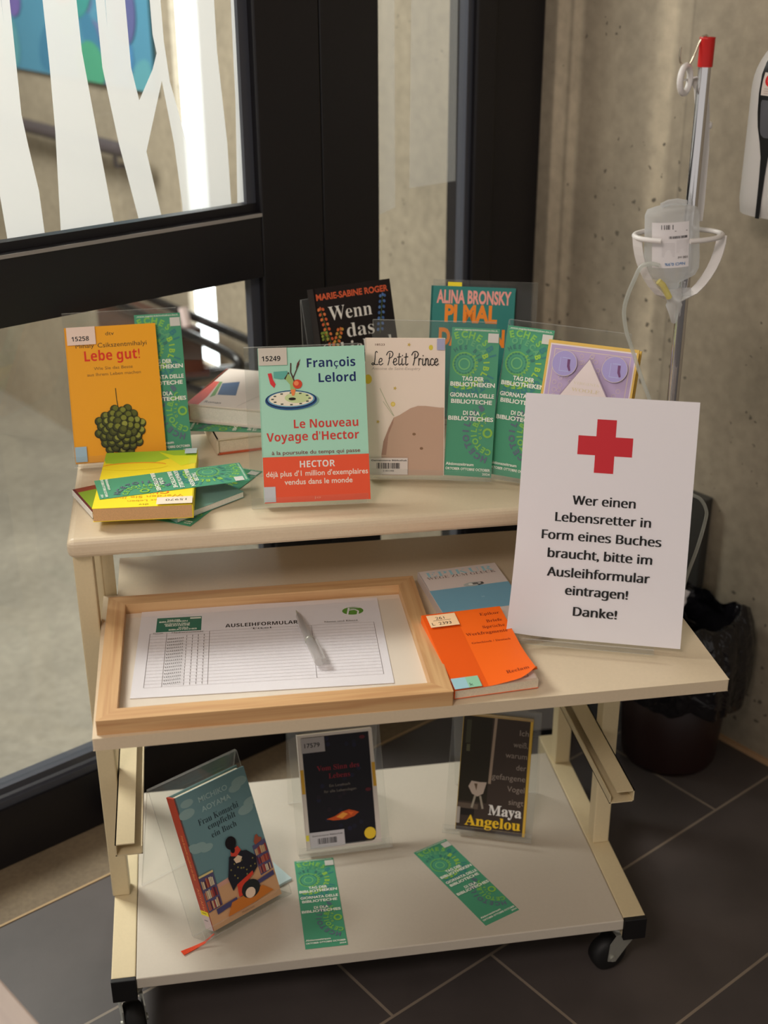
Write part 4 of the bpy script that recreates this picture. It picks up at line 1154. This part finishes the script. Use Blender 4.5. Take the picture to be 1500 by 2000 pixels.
def rib_(a0, wd, ac=None):
    q = R(a0); ex = Vector((math.cos(q) * .0515, math.sin(q) * .0515 * .62, 0))
    pts = []
    for k in range(9):
        s_ = k / 8
        rr = math.cos(s_ * PI / 2) ** .55 * .93 + .07 * (1 - s_)
        pts.append(tuple(RC_ + Vector((ex.x * rr + .004 * s_, ex.y * rr, -.078 * s_))))
    tg = Vector((-math.sin(q), math.cos(q) * .62, 0))
    ribbon(b, pts, wd, .0014, M_WHITEPLASTIC, [tuple(tg) if ac is None else ac] * 9)
rib_(-14, .012, (.70, -.70, 0)); rib_(90, .0115); rib_(190, .012, (.62, -.72, 0))
b.build('basket_rib', hg)
# bottle hanging head down
bt = thing('infusion_bottle', 'clear plastic infusion bottle hanging head down in the white basket', 'bottle', Matrix.Translation((PX - .030, PY - .0165, ZM + .5055)) @ Matrix.Rotation(R(-5), 4, 'Y') @ Matrix.Rotation(R(-14), 4, 'Z'))
b = MB()
b.lathe([(.0, .0), (.020, -.0005), (.028, -.003), (.0305, -.009), (.0308, -.03), (.0315, -.06), (.031, -.072), (.027, -.080), (.015, -.086), (.0085, -.089), (.0085, -.0955), (.0, -.0955)], M_BOTTLE, 40, None, 1, .62)
b.build('bottle_body', bt)
b = MB(); b.tube([(-.012, -.004, .002), (-.004, -.001, .0045), (.006, 0, .005), (.016, .002, .002)], .0032, M_BOTTLE, 10); b.build('loop', bt)
LW, LH = .040, .052
a = Art(LW, LH, 0)
a.rect(0, 0, 1, 1, ink((224, 220, 220), 1.05))
for i, u in enumerate((.28, .35, .40, .44, .48, .565)): a.rect(u, .85, u + (.018 if i != 3 else .026), .95, BLACK)
a.rect(.62, .80, .95, .815, ink((110, 104, 104))); a.barcode(.48, .645, .95, .70, BLACK)
for i in range(10): a.rect(.30, .25 + .032 * i, .62, .262 + .032 * i, ink((190, 186, 186))); a.rect(.66, .33 + .03 * i, .95, .34 + .03 * i, ink((196, 192, 192)))
# this print is upside down because the bottle hangs on its head
def flip(t_, u0, u1, v, cap, m_):
    vs, fs = glyphs(t_, None, .01)
    x0 = min(p[0] for p in vs); x1 = max(p[0] for p in vs); z = a.up()
    a.items.append(([(u1 * LW - (x - x0) / (x1 - x0) * (u1 - u0) * LW, v * LH - y * cap * LH / .69, z) for x, y in vs], fs, m_))
flip('NaCl 0,9%', .38, .88, .115, .06, ink((70, 120, 170))); flip('100 ml', .70, .95, .25, .05, ink((96, 92, 92)))
b = MB()
def wrap(x, y, z):
    ang = -(PI / 2) + (x - LW / 2 - .004) / .0285
    rr = .0316 + z + .0003
    return (rr * math.cos(ang), rr * .62 * math.sin(ang) - .0004, y - .066)
NXL = 10
vs = [wrap(LW * i / NXL, LH * j, 0) for j in (0, 1) for i in range(NXL + 1)]
b.raw(vs, [(i, i + 1, i + NXL + 2, i + NXL + 1) for i in range(NXL)], ink((224, 220, 220), 1.05), True)
for v_, f_s, m_ in a.items[1:]: b.raw([wrap(x, y, z) for x, y, z in v_], f_s, m_)
b.build('label', bt)
b = MB(); b.lathe([(.0, -.0955), (.009, -.096), (.0105, -.104), (.008, -.112), (.0095, -.116), (.006, -.126), (.003, -.137), (.0, -.139)], M_BOTTLE, 20, Matrix.Translation((.003, 0, 0))); b.box(.004, .022, -.003, .003, -.106, -.097, M_BOTTLE); b.build('drip_port', bt)
b = MB(); b.tube([(-.004, -.012, -.103), (-.008, -.015, -.094), (-.012, -.017, -.086), (-.017, -.018, -.081)], .0036, M_PLASTWRAP, 10); b.build('yellow_connector', bt)
# tubing
def bez(pts, n=8):
    out = []
    for i in range(len(pts) - 1):
        p0_ = Vector(pts[max(i - 1, 0)]); p1_ = Vector(pts[i]); p2_ = Vector(pts[i + 1]); p3_ = Vector(pts[min(i + 2, len(pts) - 1)])
        for k in range(n):
            t_ = k / n
            out.append(.5 * ((2 * p1_) + (-p0_ + p2_) * t_ + (2 * p0_ - 5 * p1_ + 4 * p2_ - p3_) * t_ ** 2 + (-p0_ + 3 * p1_ - 3 * p2_ + p3_) * t_ ** 3))
    out.append(Vector(pts[-1])); return out
b = MB()
b.tube(bez([(.6685, .187, .9775), (.6575, .187, .980), (.6475, .19, .9755), (.6405, .19, .960), (.636, .195, .940), (.6355, .20, .921), (.640, .20, .898), (.6485, .20, .8765), (.661, .20, .845), (.676, .20, .811), (.695, .205, .77), (.715, .235, .72), (.738, .25, .675), (.7638, .25, .6575), (.7773, .25, .6492), (.7865, .25, .634), (.7875, .25, .6189), (.7805, .25, .5781), (.7693, .25, .5331), (.766, .25, .50)]), .0024, M_TUBE, 10)
tag(b.build('drip_tube'), 'clear plastic tube looping down from the infusion bottle past the paper sign', 'tube')
b = MB(); b.lathe([(.002, 0), (.006, .004), (.0065, .02), (.003, .026)], M_TUBE, 16, Matrix.Translation((.7605, .255, .624))); tag(b.build('tube_clamp'), 'small clear clamp on the drip tube, peeping out beside the paper sign', 'clamp')

# ------------------------------------------------------------------ on and by the right wall
# soap dispenser
DC, DZ0, DZ1 = -.001, .945, 1.205
dis = thing('soap_dispenser', 'white wall dispenser with a black centre panel, mounted on the concrete wall', 'dispenser', axes(W(1.1955, DC, DZ0), -E2, Vector((0, 0, 1)), -E1))
def shell(b, m, a_, d_, z0, z1, hw0, push=0.0, seg=20, top=.09):
    NZ = 26
    vs = []
    for j in range(NZ + 1):
        z = z0 + (z1 - z0) * j / NZ
        q = max(0.0, (z - (z1 - top)) / top)
        s_ = math.sqrt(max(0.0, 1 - q * q)) * .55 + .45 * (1 - q ** 2.4)
        bq = max(0.0, 1 - (z - z0) / .018); s2_ = 1 - .06 * bq
        for i in range(seg + 1):
            th = PI * i / seg
            c_, sn = math.cos(th), math.sin(th)
            ex = 2 / 2.8
            vs.append((math.copysign(abs(c_) ** ex, c_) * a_ * s_, z, (abs(sn) ** ex) * d_ * (.35 + .65 * s_) * s2_ + push))
    k = seg + 1
    fs = [(j * k + i, j * k + i + 1, (j + 1) * k + i + 1, (j + 1) * k + i) for j in range(NZ) for i in range(seg)]
    b.raw(vs, [f[::-1] for f in fs], m, True)
    b.raw(vs[:k], [list(range(k))], m)
def dsurf(x, z, push):
    a_, d_ = .064, .098
    q = max(0.0, (z - (.26 - .09)) / .09); s_ = math.sqrt(max(0.0, 1 - q * q)) * .55 + .45 * (1 - q ** 2.4)
    c_ = min(1, abs(x) / (a_ * max(s_, .05))); n_e = 2.8
    return (1 - c_ ** n_e) ** (1 / n_e) * d_ * (.35 + .65 * s_) + push
b = MB(); shell(b, M_WHITEPLASTIC, .064, .098, 0, DZ1 - DZ0, .06); b.build('housing', dis)
def strip_on(b, prof, m, push):
    vs = []; n_ = 9
    for z, hw in prof:
        for i in range(n_): x = hw * (2 * i / (n_ - 1) - 1); vs.append((x, z, dsurf(x, z, push)))
    b.raw(vs, [(j * n_ + i, j * n_ + i + 1, (j + 1) * n_ + i + 1, (j + 1) * n_ + i) for j in range(len(prof) - 1) for i in range(n_ - 1)], m, True)
b = MB(); strip_on(b, [(0.0, .0035), (.03, .0038), (.06, .0045), (.085, .006), (.105, .0105), (.125, .017), (.145, .0205), (.17, .022), (.195, .0225), (.21, .021), (.225, .017), (.236, .010), (.243, .002)], M_BLACKMATTE, .0012); b.build('front_panel', dis)
b = MB(); strip_on(b, [(.112, .004), (.115, .009), (.12, .0115), (.14, .014), (.158, .0155), (.162, .014)], mat('smoked_window', (92, 92, 98), .2), .0022); b.build('level_window', dis)
b = MB(); strip_on(b, [(.168, .017), (.178, .017), (.188, .0168), (.198, .016)], ink((222, 210, 200), 1.1), .0026)
for k in range(3): strip_on(b, [(.1705 + .003 * k, .012), (.1715 + .003 * k, .012)], ink((190, 170, 165)), .0030)
def dot_on(b, cx, cz, r, m, push):
    vs = [(cx + r * math.cos(2 * PI * i / 16), cz + r * math.sin(2 * PI * i / 16)) for i in range(16)]
    b.raw([(x, z, dsurf(x, z, push)) for x, z in vs], [list(range(16))], m)
dot_on(b, -.004, .1885, .0085, ink((200, 40, 40)), .0032); dot_on(b, -.0035, .1885, .0042, ink((226, 206, 200)), .0036)
b.build('label', dis)

# dark panel against the wall
b = MB(); dbox(b, 1.176, 1.1945, .088, .46, 0.001, .447, mat('dark_grey_board', (62, 60, 56), .45, k=.9))
o = b.build('board', None, .002); o.name = 'grey_board'; tag(o, 'dark grey board leaning flat against the concrete wall behind the paper sign', 'board')
# grey box under and behind the trolley
gb = thing('storage_box', 'grey plastic box on the floor behind the trolley, seen below the middle shelf', 'box', flat((.625, .665, 0), 0))
b = MB(); b.box(0, .155, .0, .13, .012, .235, mat('grey_plastic', (158, 154, 150), .6)); b.build('body', gb, .006)
b = MB(); b.box(.002, .153, .002, .128, 0.0, .012, M_BLACKMATTE); b.build('base', gb)

# waste bin with a black bag
BC = Vector((.920, .590, 0))
bn = thing('waste_bin', 'dark brown round waste bin lined with a black bag, by the concrete wall', 'bin', Matrix.Translation(BC))
b = MB(); b.lathe([(.0, .002), (.078, .0), (.082, .01), (.098, .255), (.095, .255), (.08, .012), (.0, .012)], mat('brown_bin', (46, 22, 18), .45, k=.7), 40); b.build('bin_body', bn)
mb_, n_, l_, b_, o_ = nodes('black_bag_film')
b_.inputs['Base Color'].default_value = (.008, .007, .009, 1); b_.inputs['Roughness'].default_value = .12
nt = n_.new('ShaderNodeTexNoise'); nt.inputs['Scale'].default_value = 38; nt.inputs['Detail'].default_value = 3; nt.inputs['Distortion'].default_value = 1.2
tc_ = n_.new('ShaderNodeTexCoord'); l_.new(tc_.outputs['Object'], nt.inputs['Vector'])
bp_ = n_.new('ShaderNodeBump'); bp_.inputs['Strength'].default_value = .8; bp_.inputs['Distance'].default_value = .008
l_.new(nt.outputs[0], bp_.inputs['Height']); l_.new(bp_.outputs[0], b_.inputs['Normal'])
b = MB()
rn = random.Random(11)
SEG = 96
prof = [(.060, .175), (.078, .215), (.086, .262), (.094, .292), (.103, .288), (.112, .262), (.119, .225), (.122, .185), (.118, .155), (.112, .148)]
ph = [rn.uniform(0, 6.28) for _ in range(8)]
vs = []
for k, (r, z) in enumerate(prof):
    for j in range(SEG):
        q = 2 * PI * j / SEG
        am = .004 + .006 * max(0, k - 3) / 6
        wv = math.sin(5 * q + ph[0]) + .8 * math.sin(9 * q + ph[1] + k * .5) + .6 * math.sin(17 * q + ph[2] + k * .35) + .45 * math.sin(29 * q + ph[3] - k * .6)
        rr = r + am * wv * .45
        zz = z + (.010 * math.sin(2 * q + ph[4]) + .007 * math.sin(5 * q + ph[5]) + .004 * math.sin(11 * q + ph[6])) * (1 if k > 2 else .4)
        if k >= 7: zz += .03 * math.sin(q - 1.2)
        # taller crest on the far left of the mouth
        zz += .055 * max(0, math.cos(q - R(150))) ** 4 * (1 if 2 <= k <= 5 else .3)
        p = Vector((rr * math.cos(q), rr * math.sin(q), zz))
        wl = (BC + p).dot(E1)
        if wl > 1.172: p -= E1 * (wl - 1.172)
        vs.append(p)
n = len(prof)
b.raw(vs, [(i * SEG + j, i * SEG + (j + 1) % SEG, (i + 1) * SEG + (j + 1) % SEG, (i + 1) * SEG + j) for i in range(n - 1) for j in range(SEG)], mb_, True)
b.raw(vs[:SEG], [list(range(SEG))], mb_)
b.build('bin_bag', bn)
b = MB()
b.tube([(-.030, -.056, .262), (-.005, -.062, .264), (.028, -.052, .258)], .004, ink((96, 94, 98)), 8); tag(b.build('paper_tissue'), 'grey crumpled strip lying in the mouth of the black bag', 'rubbish').location = BC
b = MB()
pts = []
for j in range(9):
    for i in range(9):
        x, y = (i - 4) * .007, (j - 4) * .006
        pts.append((x + rn.uniform(-.0015, .0015), y + rn.uniform(-.002, .002), .006 * math.sin(i * 1.3 + j) + rn.uniform(-.002, .002) + (abs(i - 4) + abs(j - 4)) * .0012))
fs = [(j * 9 + i, j * 9 + i + 1, (j + 1) * 9 + i + 1, (j + 1) * 9 + i) for j in range(8) for i in range(8)]
b.raw(pts, fs, M_PAPER, False)
o = b.build('crumpled_paper'); sol = o.modifiers.new('thick', 'SOLIDIFY'); sol.thickness = .0008
o.location = (.872, .545, .335); o.rotation_euler = (R(60), R(20), R(-30))
tag(o, 'crumpled white paper on the rim of the black bag, beside the paper sign', 'paper')

# ------------------------------------------------------------------ beyond the glass
# painting on the far concrete wall
pt = thing('painting', 'blue abstract painting on the concrete wall beyond the glass door', 'painting', axes(W(1.194, 2.74, .945), -E2, Vector((0, 0, 1)), -E1))
pw_, ph_ = .88, .95
a = Art(pw_, ph_, .012)
a.rect(0, 0, 1, 1, ink((74, 126, 150)))
rp = random.Random(4)
for i in range(60):
    c = rp.choice([(62, 112, 140), (84, 140, 150), (70, 120, 160), (60, 130, 126), (92, 104, 140), (80, 140, 120)])
    a.ell(rp.random(), rp.random() * .95, rp.uniform(.04, .1), rp.uniform(.04, .1), ink(c), 14, rot=rp.random())
a.ell(.63, .04, .09, .07, ink((70, 140, 112))); a.ell(.12, .2, .06, .05, ink((104, 92, 150))); a.ell(.48, .25, .1, .05, ink((150, 84, 66))); a.ell(.86, .2, .07, .09, ink((84, 88, 130)))
for i in range(len(a.items)):
    v_, f_s, m_ = a.items[i]; a.items[i] = ([(min(pw_, max(0, x)), min(ph_, max(0, y)), z) for x, y, z in v_], f_s, m_)
b = MB(); b.box(0, pw_, 0, ph_, 0, .012, ink((74, 126, 150))); b.art(a); b.build('canvas', pt)
# handrail
hr = thing('handrail', 'dark metal handrail along the concrete wall beyond the glass door', 'handrail', None)
M_RAIL = mat('rail_metal', (92, 84, 86), .35, metal=.3)
b = MB(); b.tube([W(1.13, 1.9, .80), W(1.13, 4.4, .80)], .019, M_RAIL, 14); b.build('rail', hr)
for e in (2.0, 2.9, 3.8):
    b = MB(); b.tube([W(1.13, e, .80), W(1.13, e, .755), W(1.194, e, .745)], .007, M_RAIL, 8); b.build('rail_bracket', hr)
# folding chair
ch = thing('folding_chair', 'black folding chair of steel tube with a brown seat, beyond the glass door', 'chair', None)
M_TUBEBLK = mat('black_tube', (28, 27, 28), .25, k=1.0, spec=.6)
for off in (0.0, .09):
    b = MB()
    b.tube(bez([W(1.05 + off, 2.12, .425), W(1.05 + off, 1.75, .42), W(1.05 + off, 1.42, .417), W(1.05 + off, 1.325, .405), W(1.05 + off, 1.36, .375), W(1.05 + off, 1.50, .325), W(1.05 + off, 1.75, .235), W(1.05 + off, 2.05, .06), W(1.05 + off, 2.12, -.177)], 6), .012, M_TUBEBLK, 12)
    b.build('leg', ch)
b = MB(); b.tube([W(1.04, 1.47, .293), W(1.04, 1.62, .278), W(1.04, 1.9, .19)], .011, M_TUBEBLK, 10); b.build('stretcher', ch)
b = MB(); dbox(b, 1.06, 1.14, 1.63, 2.06, .29, .40, mat('brown_seat', (84, 58, 48), .5)); b.build('seat', ch, .008)
b = MB(); b.tube([W(1.10, 1.64, .41), W(1.10, 1.655, .455)], .012, ink((210, 190, 185)), 12); b.build('knob', ch)

# ------------------------------------------------------------------ low table at the near left
tb = thing('low_table', 'pale low table whose corner enters at the bottom left', 'table', axes((-.1255, -.145, 0), Vector((math.cos(R(-56.2)), math.sin(R(-56.2)), 0)), Vector((-math.sin(R(-56.2)), math.cos(R(-56.2)), 0)), Vector((0, 0, 1))))
b = MB(); b.box(-.25, .55, -.45, 0, .375, .40, M_PALEWOOD); b.build('tabletop', tb, .003)
for x in (-.22, .50):
    for y in (-.42, -.05):
        b = MB(); b.box(x - .018, x + .018, y - .018, y + .018, 0, .375, M_PALEWOOD); b.build('leg', tb, .002)
